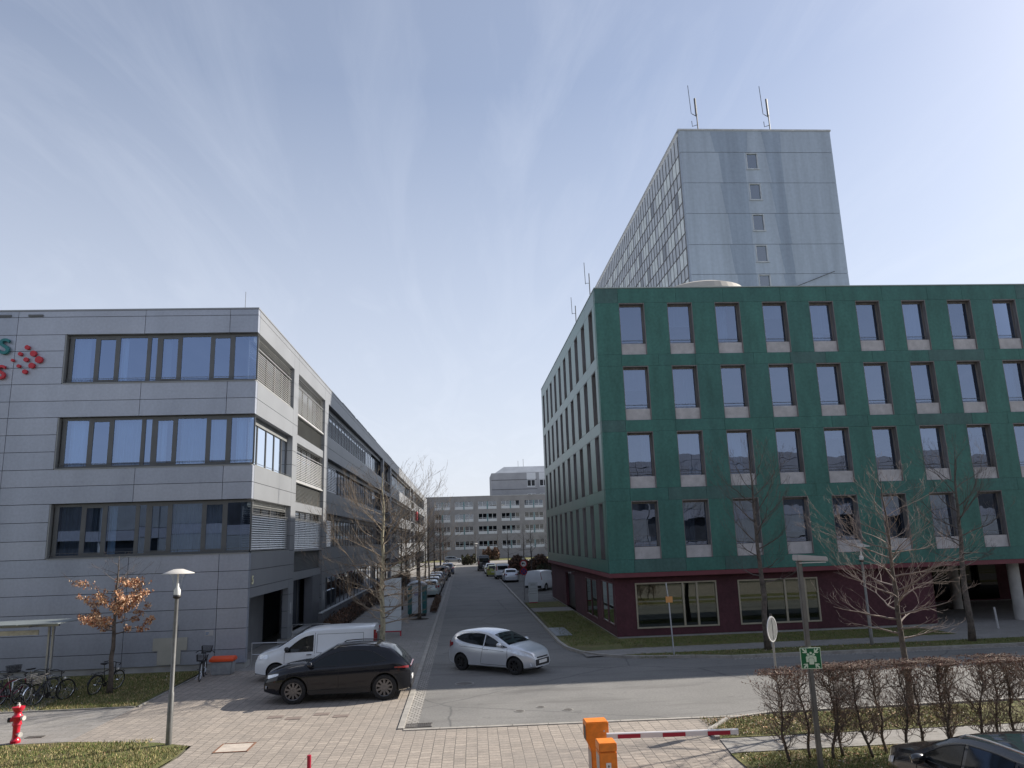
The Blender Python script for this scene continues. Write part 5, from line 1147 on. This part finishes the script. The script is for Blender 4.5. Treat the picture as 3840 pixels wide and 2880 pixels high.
tag(mb.build('leaf_litter', LEAF+[mat('leaf_white', (.6, .52, .42), .8)]), 'fallen brown leaves scattered over the grass', 'leaves', kind='stuff')

# ================================================================== street furniture
LP = mat('lamp_pole', (.20, .20, .195), .45, .6, var=.15, vs=3)
def lamp(name, label, loc, h, group=None):
    t = thing(name, label, 'street lamp', loc, 0, group)
    m_ = MB(); m_.smooth = True; m_.lathe([(.075, 0), (.072, 1.25), (.055, 1.28), (.05, h-.75), (.045, h-.62)], n=16); local(m_, 'pole', LP, t).data.set_sharp_from_angle(angle=R(30))
    m_ = MB(); m_.smooth = True; m_.lathe([(.05, h-.72), (.10, h-.69), (.10, h-.62), (.02, h-.62)], n=18); local(m_, 'collar', BLK, t)
    m_ = MB(); m_.smooth = True; m_.lathe([(.085, h-.62), (.085, h-.50), (.04, h-.42), (.022, h-.25), (.02, h-.08)], n=16); local(m_, 'lamp', mat('lamp_white', (.80, .80, .78), .4, var=.03), t)
    m_ = MB(); m_.smooth = True; m_.lathe([(.10, h-.62), (.12, h-.4), (.16, h-.2), (.24, h-.08)], n=20); local(m_, 'glass_bowl', glass('lamp_glass', (.95, .96, .96), .015, gmax=.12), t)
    m_ = MB(); m_.smooth = True; m_.lathe([(.001, h+.05), (.12, h+.045), (.26, h-.01), (.40, h-.06), (.41, h-.075), (.38, h-.075), (.15, h-.03), (.001, h-.02)], n=32); local(m_, 'shade', mat('lamp_shade', (.52, .50, .46), .6, var=.06), t)
    return t
lamp('street_lamp', 'mushroom-topped lamp post standing at the grass edge on the left', (-7.59, 21.0, .02), 4.32)
lamp('street_lamp', 'mushroom-topped lamp post half hidden by bare twigs before the red wall', (17.05, 31.7, .06), 4.1)
lamp('street_lamp', 'distant mushroom-topped lamp post beside the trees before the street-end block', (2.6, 150, 0), 4.2)
tag(MB().tube([(13.7, 118, 0), (13.7, 118, 11.2)], .09, 8).box(13.7, 15.3, 117.9, 118.1, 11.0, 11.2).build('street_lamp', LP, org=(13.7, 118, 0)), 'tall thin lamp mast close to the far corner of the green building', 'street lamp')
# hydrant
HR = mat('hydrant_red', (.55, .008, .03), .35, var=.08, vs=6, coat=.4); HS_ = mat('hydrant_cap', (.62, .60, .56), .5, .3, var=.15, vs=8)
t = thing('fire_hydrant', 'red pillar hydrant with pale caps on the grass edge at the left', 'hydrant', (-11.93, 22.05, .02))
m_ = MB(); m_.smooth = True; m_.lathe([(.12, 0), (.125, .06), (.10, .09), (.085, .16), (.09, .40), (.12, .46), (.10, .52), (.12, .60), (.135, .66), (.09, .71), (.085, .76), (.125, .80), (.155, .87), (.155, .90), (.06, .92), (.001, .92)], n=24); local(m_, 'body', HR, t).data.set_sharp_from_angle(angle=R(38))
for dx_, dy_, z in ((.17, -.06, .62), (-.17, -.04, .58), (.15, -.1, .22)):
    m_ = MB(); v = Vector((dx_, dy_, 0)); m_.tube([v*.3+Vector((0, 0, z)), v*.9+Vector((0, 0, z))], .055, 12); local(m_, 'outlet', HR, t)
    m_ = MB(); m_.tube([v*.9+Vector((0, 0, z)), v*1.25+Vector((0, 0, z))], .062, 12); local(m_, 'cap', HS_ if dx_ > 0 else BLK, t)
m_ = MB(); m_.lathe([(.05, .92), (.05, .955), (.028, .96), (.028, 1.0), (.001, 1.0)], n=8); local(m_, 'spindle', HS_, t)
# grit bin
t = thing('grit_bin', 'grey grit bin with an orange lid against the grey wall', 'grit bin', (-9.58, 31.85, .012))
m_ = MB(); A = [(-.42, -.26), (.42, -.26), (.42, .26), (-.42, .26)]; m_.v += [(x*.92, y*.9, 0) for x, y in A]+[(x, y, .50) for x, y in A]
for q in ((0, 3, 2, 1), (4, 5, 6, 7), (0, 1, 5, 4), (1, 2, 6, 5), (2, 3, 7, 6), (3, 0, 4, 7)): m_._f(q)
local(m_, 'bin', mat('bin_grey', (.33, .345, .36), .6, var=.12, vs=4), t, bevel=.03)
m_ = MB(); m_.prism([(-.47, -.31, .50), (-.47, .31, .50), (-.47, .31, .62), (-.47, .1, .68), (-.47, -.31, .60)], (.94, 0, 0)); local(m_, 'lid', mat('lid_orange', (.80, .10, .025), .5, var=.08), t, bevel=.025)
# bicycles
def bike(label, loc, rz, col, seat_up=0, basket=None, lean=0.0, saddle=None, group='bicycles at the stands', white=False, skirt=None):
    t = thing('bicycle', label, 'bicycle', loc, rz, group); t.rotation_euler = (R(lean), 0, rz)
    r = .34; A_, B_ = (.52, 0, r), (-.52, 0, r)
    for c in (A_, B_):
        m_ = MB(); m_.smooth = True; k = 28
        ring = [(c[0]+(r-.02)*math.cos(2*PI*i/k), 0, c[2]+(r-.02)*math.sin(2*PI*i/k)) for i in range(k+1)]; m_.tube(ring, .021, 6, caps=False); w_ = local(m_, 'wheel', RUB, t)
        m2 = MB(); 
        m2.tube([(c[0]+(r-.045)*math.cos(2*PI*i/k), 0, c[2]+(r-.045)*math.sin(2*PI*i/k)) for i in range(k+1)], .009, 5, caps=False)
        for i in range(14): a = 2*PI*i/14; m2.tube([(c[0], .012*(-1)**i, c[2]), (c[0]+(r-.045)*math.cos(a), 0, c[2]+(r-.045)*math.sin(a))], .0022, 3, caps=False)
        m2.tube([(c[0], -.05, c[2]), (c[0], .05, c[2])], .022, 8); m2.build('rim', CHR, w_, org=(0, 0, 0))
        m3 = MB(); a0, a1 = (40, 175) if c is A_ else (5, 170); kk = 12
        rows = [[(c[0]+(r+.03)*math.cos(R(a0+(a1-a0)*i/kk)), yy, c[2]+(r+.03)*math.sin(R(a0+(a1-a0)*i/kk))) for i in range(kk+1)] for yy in (-.025, .025)]
        m3.grid(rows); local(m3, 'mudguard', CHR if white else BLK, t)
    m_ = MB(); m_.smooth = True; bb = (-.06, 0, .28); hd0, hd1 = (.36, 0, .60), (.31, 0, .80+seat_up*.1); st_ = (-.20, 0, .74)
    m_.tube([bb, hd0], .018, 7); m_.tube([hd0, hd1], .02, 7); m_.tube([bb, st_], .017, 7); m_.tube([st_, hd1], .016, 7)
    for s_ in (-.06, .06): m_.tube([(B_[0], s_, B_[2]), (bb[0], s_*.5, bb[2])], .010, 5); m_.tube([(B_[0], s_, B_[2]), (st_[0], s_*.3, st_[2])], .009, 5); m_.tube([(A_[0], s_, A_[2]), (hd0[0], s_*.7, hd0[2])], .012, 5)
    local(m_, 'frame', col, t)
    m_ = MB(); hz_ = hd1[2]+.17; m_.tube([hd1, (.29, 0, hz_)], .014, 6); m_.tube([(.12, -.31, hz_+.0), (.24, -.24, hz_+.03), (.31, -.06, hz_), (.31, .06, hz_), (.24, .24, hz_+.03), (.12, .31, hz_)], .012, 6)
    for s_ in (-1, 1): m_.tube([(.20, s_*.27, hz_+.015), (.08, s_*.33, hz_-.005)], .018, 6)
    local(m_, 'handlebar', BLK, t)
    m_ = MB(); m_.tube([st_, (-.25, 0, .92+seat_up)], .013, 6); local(m_, 'seat_post', CHR, t)
    m_ = MB(); m_.smooth = True; zs = .94+seat_up; m_.prism([(-.38, -.09, zs), (-.38, .09, zs), (-.26, .085, zs), (-.14, .03, zs), (-.08, .02, zs), (-.08, -.02, zs), (-.14, -.03, zs), (-.26, -.085, zs)], (0, 0, .045)); local(m_, 'saddle', saddle or BLK, t, bevel=.015)
    m_ = MB(); m_.lathe([(.001, -.01), (.085, -.01), (.085, .01), (.001, .01)], c=bb, n=16, axis='y'); m_.tube([(bb[0], -.09, bb[2]), (bb[0]+.12, -.09, bb[2]-.10)], .009, 5); m_.tube([(bb[0], .09, bb[2]), (bb[0]-.12, .09, bb[2]+.10)], .009, 5); m_.box(bb[0]+.08, bb[0]+.17, -.18, -.09, bb[2]-.12, bb[2]-.10); m_.box(bb[0]-.17, bb[0]-.08, .09, .18, bb[2]+.09, bb[2]+.11); local(m_, 'crank', BLK, t)
    m_ = MB()
    for s_ in (-.06, .06): m_.tube([(-.28, s_, .735), (-.75, s_, .735)], .007, 5); m_.tube([(-.72, s_, .735), (-.53, s_, .36)], .006, 5)
    for k in range(4): m_.tube([(-.32-k*.13, -.06, .735), (-.32-k*.13, .06, .735)], .006, 4)
    local(m_, 'luggage_rack', BLK, t)
    def bask(x0, x1, z0, z1, w):
        m_ = MB()
        for i in range(6):
            z = z0+(z1-z0)*i/5; e = .03*i/5; m_.tube([(x0-e, -w-e, z), (x1+e, -w-e, z), (x1+e, w+e, z), (x0-e, w+e, z), (x0-e, -w-e, z)], .007, 4, caps=False)
        for i in range(9):
            f = i/8; m_.tube([(x0+(x1-x0)*f, -w, z0), (x0-.03+(x1-x0+.06)*f, -w-.03, z1)], .005, 3); m_.tube([(x0+(x1-x0)*f, w, z0), (x0-.03+(x1-x0+.06)*f, w+.03, z1)], .005, 3); m_.tube([(x0, -w+2*w*f, z0), (x0-.03, -w-.03+(2*w+.06)*f, z1)], .005, 3); m_.tube([(x1, -w+2*w*f, z0), (x1+.03, -w-.03+(2*w+.06)*f, z1)], .005, 3)
        m_.box(x0, x1, -w, w, z0-.006, z0); local(m_, 'basket', BLK, t)
    if basket in ('front', 'both'): bask(.34, .62, .92+seat_up*.3, 1.14+seat_up*.3, .16)
    if basket in ('rear', 'both'): bask(-.74, -.42, .75, .97, .16)
    m_ = MB(); m_.tube([(-.1, .05, .3), (-.2, .2, .01)], .008, 5); local(m_, 'kickstand', CHR, t)
    m_ = MB(); m_.lathe([(.001, -.03), (.035, -.03), (.04, .03), (.001, .035)], c=(.43, 0, .72), n=12, axis='x'); local(m_, 'front_light', HS_, t)
    return t
BC = mat('bike_black', (.02, .02, .022), .35, .3, coat=.6, var=.05); BN = mat('bike_navy', (.02, .03, .07), .35, .3, coat=.6, var=.05); BRD = mat('bike_red', (.25, .02, .045), .35, .2, coat=.6, var=.05); BS = mat('bike_silver', (.45, .46, .48), .3, .8, var=.05)
bike('bicycle with a black rear basket parked rightmost at the stands', (-13.9, 27.45, .02), R(58), BC, .0, 'rear', 6, white=True)
bike('dark navy bicycle with the highest handlebar, second from the right at the stands', (-14.45, 27.75, .02), R(62), BN, .12, None, -4)
bike('red framed bicycle behind the hydrant at the stands', (-15.1, 27.5, .02), R(56), BRD, .0, None, 4, white=True)
bike('black bicycle left of the red one at the stands', (-15.7, 27.7, .02), R(60), BC, .02, 'front', -3)
bike('silver bicycle with pale mudguards near the left frame border', (-16.25, 27.4, .02), R(55), BS, -.02, None, 3, white=True)
bike('silver bicycle leftmost at the stands, cut by the frame border', (-16.9, 27.8, .02), R(60), BS, .02, None, -3, white=True)
bike('bicycle leaning beside the leafy oak trunk on the grass', (-12.75, 28.9, .03), R(72), BC, .05, None, 8, group='bicycles parked singly')
bike('black e-bike with two wire baskets facing away beside the grit bin', (-10.05, 30.85, .012), R(100), BC, .04, 'both', 4, group='bicycles parked singly')
# bicycle stands and shelter
for i in range(5):
    m_ = MB(); m_.smooth = True; x = -14.1-.62*i; m_.tube([(x-.2, 27.1, .02), (x-.2, 27.1, .78), (x-.1, 27.3, .84), (x+.1, 27.8, .84), (x+.2, 28.0, .78), (x+.2, 28.0, .02)], .024, 8)
    tag(m_.build('bicycle_stand', STEEL, org=(x, 27.5, 0)), 'steel hoop stand between parked bicycles, %s from the right' % ordn[i], 'bicycle stand', 'hoop stands under the flat canopy')
t = thing('bicycle_shelter', 'slim steel bicycle shelter with a flat panelled canopy on twin posts', 'shelter', (-15.4, 28.9, .02))
m_ = MB(); m_.box(.55, .61, -.05, .05, 0, 2.32); m_.box(.69, .75, -.05, .05, 0, 2.32); m_.box(-3.2, -3.14, -.05, .05, 0, 2.32); m_.box(-3.06, -3.0, -.05, .05, 0, 2.32); local(m_, 'post', STEEL, t)
m_ = MB(); m_.box(-5.5, .9, -.06, .06, 2.325, 2.40); 
for k in range(5): m_.box(-5.2+k*1.4, -5.14+k*1.4, -1.15, 1.0, 2.405, 2.44)
local(m_, 'beam', STEEL, t)
for k in range(5):
    m_ = MB(); x0 = -5.3+k*1.36; m_.prism([(x0, -1.25, 2.50), (x0, 1.1, 2.47), (x0, 1.1, 2.485), (x0, -1.25, 2.53)], (1.33, 0, 0)); local(m_, 'canopy_panel', mat('canopy_pale', (.22, .25, .25), .3, var=.1, vs=2), t)
m_ = MB(); m_.box(-1.6, .45, -.5, -.44, 2.1, 2.26); local(m_, 'front_board', mat('board_cream', (.62, .60, .50), .5, var=.2, vs=3), t)
# white sign stele
WS = mat('stele_white', (.56, .60, .62), .45, var=.04, vs=1.5); GRT = mat('stele_print', (.18, .19, .21), .6, var=0); REDF = mat('frame_red', (.42, .03, .05), .5, var=.05)
t = thing('sign_stele', 'tall white information stele with a rounded top corner and red foot by the plane tree', 'sign', (-3.85, 41.8, .014))
m_ = MB(); out = [(-.5, .28), (.5, .28), (.5, 3.0), (-.05, 2.98), (-.33, 2.92), (-.5, 2.78)]; m_.prism([(x, -.07, z) for x, z in out], (0, .14, 0)); local(m_, 'board', WS, t)
m_ = MB(); m_.box(-.5, .5, -.075, -.0705, 1.335, 1.35); m_.box(-.5, .5, -.075, -.0705, 2.115, 2.13); m_.box(-.24, .20, -.075, -.0705, 2.73, 2.76); m_.box(-.42, .12, -.075, -.0705, 2.60, 2.625); m_.box(-.42, .3, -.0745, -.0705, 1.99, 2.0); m_.box(-.42, -.2, -.0745, -.0705, 1.93, 1.94); m_.box(-.42, -.1, -.0745, -.0705, 1.14, 1.24); local(m_, 'print', GRT, t)
m_ = MB(); m_.box(-.5, .5, -.06, .06, .22, .277); m_.box(-.5, -.43, -.06, .06, 0, .22); m_.box(.43, .5, -.06, .06, 0, .22); local(m_, 'foot', REDF, t)
t = thing('sign_stele', 'smaller white company stele on the grass before the delivery van', 'sign', (5.32, 58.8, .04))
m_ = MB(); m_.box(-.35, .35, -.05, .05, .06, 1.52); local(m_, 'board', WS, t)
m_ = MB()
for z, w in ((1.38, .18), (1.30, .2), (1.02, .27), (.86, .33), (.68, .27)): m_.box(-w, w, -.054, -.0505, z, z+.022)
local(m_, 'print', GRT, t); local(MB().box(-.33, .33, -.04, .04, 0, .058), 'foot', REDF, t)
# portable toilet
t = thing('portable_toilet', 'portable toilet with teal corners and white domed top on the left pavement', 'portable toilet', (-3.12, 52.6, .014))
TLT = mat('toilet_teal', (.01, .12, .13), .45, var=.06); TLW = mat('toilet_white', (.55, .60, .65), .5, var=.06, vs=3)
m_ = MB(); m_.box(-.56, .56, -.56, .56, 0, .16); local(m_, 'base', BLK, t)
m_ = MB(); m_.box(-.62, -.34, -.62, .6, .165, 2.0); m_.box(.34, .62, -.62, .6, .165, 2.0); m_.box(-.335, .335, -.5, .6, .165, 2.0); local(m_, 'cabin', TLT, t, bevel=.02)
m_ = MB(); m_.box(-.335, .335, -.60, -.505, .2, 2.0)
for k in range(11): m_.box(-.30, .30, -.612, -.602, .34+k*.14, .40+k*.14)
local(m_, 'door', TLW, t); local(MB().box(-.2, .2, -.618, -.613, 1.35, 1.6), 'door_sticker', mat('sticker', (.25, .27, .45), .5), t)
m_ = MB(); m_.smooth = True; rows = []
for i in range(9): f = -1+2*i/8; rows.append([(.64*f, .66*gg, 2.0+.31*(1-abs(f)**2.6)*(1-.35*abs(gg)**4)) for gg in (-1, -.6, -.2, .2, .6, 1)])
m_.grid(rows); local(m_, 'roof', TLW, t); local(MB().box(-.63, .63, -.64, .62, 2.004, 2.06), 'roof_rim', TLW, t)
# round prohibition signs
SR = mat('sign_ring', (.42, .012, .03), .4, var=.05); SW_ = mat('sign_face', (.68, .68, .68), .4, var=.03); SB_ = mat('sign_blue', (.012, .03, .16), .4, var=.05); SK = mat('sign_black', (.02, .02, .02), .5, var=0)
t = thing('traffic_sign', 'post with two round red-rimmed signs one above the other by the small stele', 'traffic sign', (4.97, 62.9, .01))
local(MB().tube([(0, 0, 0), (0, 0, 3.45)], .032, 8), 'post', STEEL, t)
def disc(r, y, z, mt, nm, par, r0=0.001, x=0): return local(MB().lathe([(r0, y), (r, y), (r, y+.004), (r0, y+.004)], c=(x, 0, z), n=32, axis='y'), nm, mt, par)
disc(.31, -.045, 2.83, SR, 'sign_disc', t); disc(.225, -.052, 2.83, SW_, 'sign_field', t)
m_ = MB(); m_.prism([(-.15, -.058, 2.86), (-.12, -.058, 2.93), (.02, -.058, 2.90), (.15, -.058, 2.80), (.13, -.058, 2.76), (.02, -.058, 2.83), (-.05, -.058, 2.80), (-.08, -.058, 2.77), (-.16, -.058, 2.77)], (0, .003, 0)); local(m_, 'pictogram', SK, t)
disc(.30, -.045, 2.21, SR, 'sign_disc', t); disc(.235, -.052, 2.21, SB_, 'sign_field', t)
m_ = MB()
for a in (45, -45): c_, s_ = math.cos(R(a)), math.sin(R(a)); m_.prism([(c_*.24+s_*.025, -.058-.001*(a > 0), 2.21+s_*.24-c_*.025), (c_*.24-s_*.025, -.058-.001*(a > 0), 2.21+s_*.24+c_*.025), (-c_*.24-s_*.025, -.058-.001*(a > 0), 2.21-s_*.24+c_*.025), (-c_*.24+s_*.025, -.058-.001*(a > 0), 2.21-s_*.24-c_*.025)], (0, .003, 0))
local(m_, 'cross', SR, t); local(MB().box(-.13, .10, -.05, -.046, 3.16, 3.30), 'top_plate', HS_, t)
# sign seen edge on behind the hedge
t = thing('traffic_sign', 'round sign seen almost edge-on from behind on a thin post over the hedge', 'traffic sign', (8.12, 20.1, .04))
local(MB().tube([(0, 0, 0), (0, 0, 2.66)], .03, 8), 'post', STEEL, t)
a = R(46)
def rdisc(r, off, mt, nm, r0=.001, th_=.004):
    m_ = MB(); m_.lathe([(r0, off), (r, off), (r, off+th_), (r0, off+th_)], c=(0, 0, 0), n=36, axis='y'); M_ = Matrix.Translation((-.05, 0, 2.30)) @ Matrix.Rotation(a, 4, 'Z'); m_.v = [tuple(M_ @ Vector(v)) for v in m_.v]; return local(m_, nm, mt, t)
rdisc(.31, -.06, mat('sign_back', (.30, .31, .31), .45, .6, var=.1), 'sign_disc'); rdisc(.325, -.066, SW_, 'rim', .295, .02)
m_ = MB(); m_.box(-.02, .02, -.03, .03, 2.05, 2.55); local(m_, 'bracket', STEEL, t); local(MB().lathe([(.04, 2.64), (.04, 2.68), (.001, 2.68)], n=10), 'cap', BLK, t)
# lamp post with assembly point sign
t = thing('street_lamp', 'square grey lamp post with a flat box head carrying the green assembly point sign', 'street lamp', (7.25, 16.1, .035))
local(MB().box(-.048, .048, -.048, .048, 0, 4.2), 'pole', LP, t, bevel=.012)
m_ = MB(); m_.prism([(-.08, -.14, 4.20), (.60, -.14, 4.17), (.58, -.14, 4.27), (-.08, -.14, 4.33)], (0, .28, 0)); local(m_, 'lamp_head', mat('lamp_head', (.42, .42, .43), .5, .3, var=.05), t, bevel=.015)
local(MB().box(-.02, .55, -.11, .11, 4.145, 4.16), 'lamp_glass', SW_, t)
s = thing('assembly_sign', 'green square assembly point sign with four arrows and a group of figures', 'sign', (7.25, 16.02, 2.24))
SGN = mat('sign_green', (.008, .13, .045), .4, var=.04); SGP = mat('sign_pale', (.62, .74, .58), .5, var=.03)
local(MB().box(-.212, .212, -.005, .005, -.212, .212), 'border', SGP, s); local(MB().box(-.198, .198, -.009, -.0052, -.198, .198), 'field', SGN, s)
def figure(cx, cz, sc, y):
    m_ = MB(); m_.lathe([(.001, y), (.027*sc, y), (.027*sc, y+.002)], c=(cx, 0, cz+.085*sc), n=14, axis='y'); m_.prism([(cx-.048*sc, y, cz-.075*sc), (cx+.048*sc, y, cz-.075*sc), (cx+.052*sc, y, cz+.03*sc), (cx+.035*sc, y, cz+.05*sc), (cx-.035*sc, y, cz+.05*sc), (cx-.052*sc, y, cz+.03*sc)], (0, .002, 0)); return m_
for cx, cz, sc, y in ((-.055, -.005, .95, -.012), (.062, -.005, .95, -.012), (.004, .028, .9, -.0105)): local(figure(cx, cz, sc, y), 'figure', SGP, s)
local(figure(.004, -.045, 1.12, -.0165), 'figure_outline', SGN, s); local(figure(.004, -.045, 1.0, -.019), 'figure', SGP, s)
for sx, sz in ((-1, 1), (1, 1), (-1, -1), (1, -1)):
    m_ = MB(); tip = Vector((sx*.075, -.012, sz*.105)); dn = Vector((-sx, 0, -sz)).normalized(); pn = Vector((dn.z, 0, -dn.x))
    P_ = [tip, tip-dn*.055+pn*.052, tip-dn*.085+pn*.052, tip-dn*.05+pn*.016, tip-dn*.12+pn*.016, tip-dn*.12-pn*.016, tip-dn*.05-pn*.016, tip-dn*.085-pn*.052, tip-dn*.055-pn*.052]
    m_.prism(P_, (0, .002, 0)); local(m_, 'arrow', SGP, s)
s.rotation_euler = (0, 0, R(-8))
# slim post with orange tag
t = thing('marker_post', 'slim steel post with an orange tag standing before the left shop window', 'post', (8.45, 31.3, .06))
m_ = MB(); m_.tube([(.03, 0, 0), (-.03, 0, 2.05)], .028, 8); m_.tube([(-.03, 0, 2.05), (-.10, 0, 2.85)], .024, 8); local(m_, 'post', mat('post_pale', (.42, .45, .5), .4, .5, var=.05), t); local(MB().box(-.16, .12, -.045, -.03, 2.06, 2.30), 'tag', mat('tag_orange', (.62, .30, .10), .6, var=.08), t, bevel=.004)
tag(MB().tube([(25.05, 35.0, .04), (25.0, 35.0, 1.0)], .045, 10).build('bollard', WHT, org=(25, 35, 0)), 'thin white bollard on the paving before the undercroft', 'bollard')
# barrier
OR = mat('barrier_orange', (.78, .22, .015), .5, var=.10, vs=5, fine=.08, fs=12, coat=.1); ORT = mat('barrier_stripe', (.45, .40, .36), .5, .4, var=.1)
t = thing('barrier_housing', 'orange barrier housing with a tapered neck carrying the boom', 'barrier', (2.73, 16.7, .012))
m_ = MB(); m_.prism([(-.24, -.21, 1.08), (.24, -.21, 1.08), (.24, -.21, .0), (-.15, -.21, .0), (-.15, -.21, .55), (-.24, -.21, .74)], (0, .42, 0)); local(m_, 'housing', OR, t, bevel=.018)
local(MB().box(-.245, -.241, -.16, .1, .72, 1.0), 'side_plate', BLK, t)
local(MB().lathe([(.001, -.2105), (.018, -.2105), (.018, -.2125), (.001, -.2125)], c=(.14, 0, .9), n=12, axis='y'), 'lock', STEEL, t)
local(MB().box(-.154, -.151, -.2, .2, .02, .5), 'strip', ORT, t)
b = thing('barrier_boom', 'red and white striped barrier boom lying horizontal across the drive', 'barrier boom', (2.9, 16.38, .84))
BRED = mat('boom_red', (.36, .008, .035), .4, var=.05); BWH = mat('boom_white', (.72, .70, .70), .4, var=.03)
m_ = MB(); m_.smooth = False; m_.prism([(0, -.035, -.05), (0, .035, -.05), (0, .035, .04), (0, .02, .055), (0, -.02, .055), (0, -.035, .04)], (2.72, -.16, 0)); local(m_, 'bar', BWH, b)
for k in range(3):
    x0 = .22+k*.93; m_ = MB(); m_.prism([(x0, -.040-x0*.0588, -.049), (x0+.47, -.040-(x0+.47)*.0588, -.049), (x0+.47, -.040-(x0+.47)*.0588, .03), (x0, -.040-x0*.0588, .03)], (0, .003, 0)); local(m_, 'red_band', BRED, b)
t = thing('ticket_column', 'smaller orange card reader column standing in front of the barrier housing', 'ticket column', (2.64, 15.05, .012))
m_ = MB(); m_.box(-.17, .17, -.2, .2, .93, 1.08); m_.box(-.165, .165, -.195, .195, 0, .922); local(m_, 'column', OR, t, bevel=.012)
local(MB().box(-.1695, -.166, -.16, .16, .02, .86), 'strip', ORT, t)
local(MB().box(-.05, .045, -.2, -.196, .60, .74), 'plate', SW_, t); local(MB().box(-.008, .004, -.204, -.2005, .65, .70).box(-.02, .016, -.204, -.2005, .68, .69), 'arrow', SK, t)
t = thing('bollard', 'thin red and white striped bollard at the lower frame edge', 'bollard', (-3.06, 15.9, .012))
for k, z in enumerate((.0, .16, .32, .48, .64)): local(MB().lathe([(.04, z), (.04, z+.158 if k < 4 else .88), (.001, z+.158 if k < 4 else .885)], n=14), 'band', BRED if k % 2 == 0 else BWH, t)
# utility cross sign behind the left lamp
t = thing('marker_cross', 'pale cross-shaped panel on the grey wall behind the left lamp post', 'wall panel', (-12.0, YF-.02, .3))
m_ = MB(); m_.box(-.28, .28, -.02, -.001, 0, .62); m_.box(-.62, -.281, -.02, -.001, .62, 1.2) if False else None
m_ = MB(); m_.box(-.55, .38, -.02, -.001, .0, .55); m_.box(-.75, .62, -.02, -.001, .552, 1.05); m_.box(.02, .2, -.02, -.001, 1.052, 1.55); local(m_, 'panel', mat('cross_panel', (.43, .42, .37), .6, .2, var=.05), t)
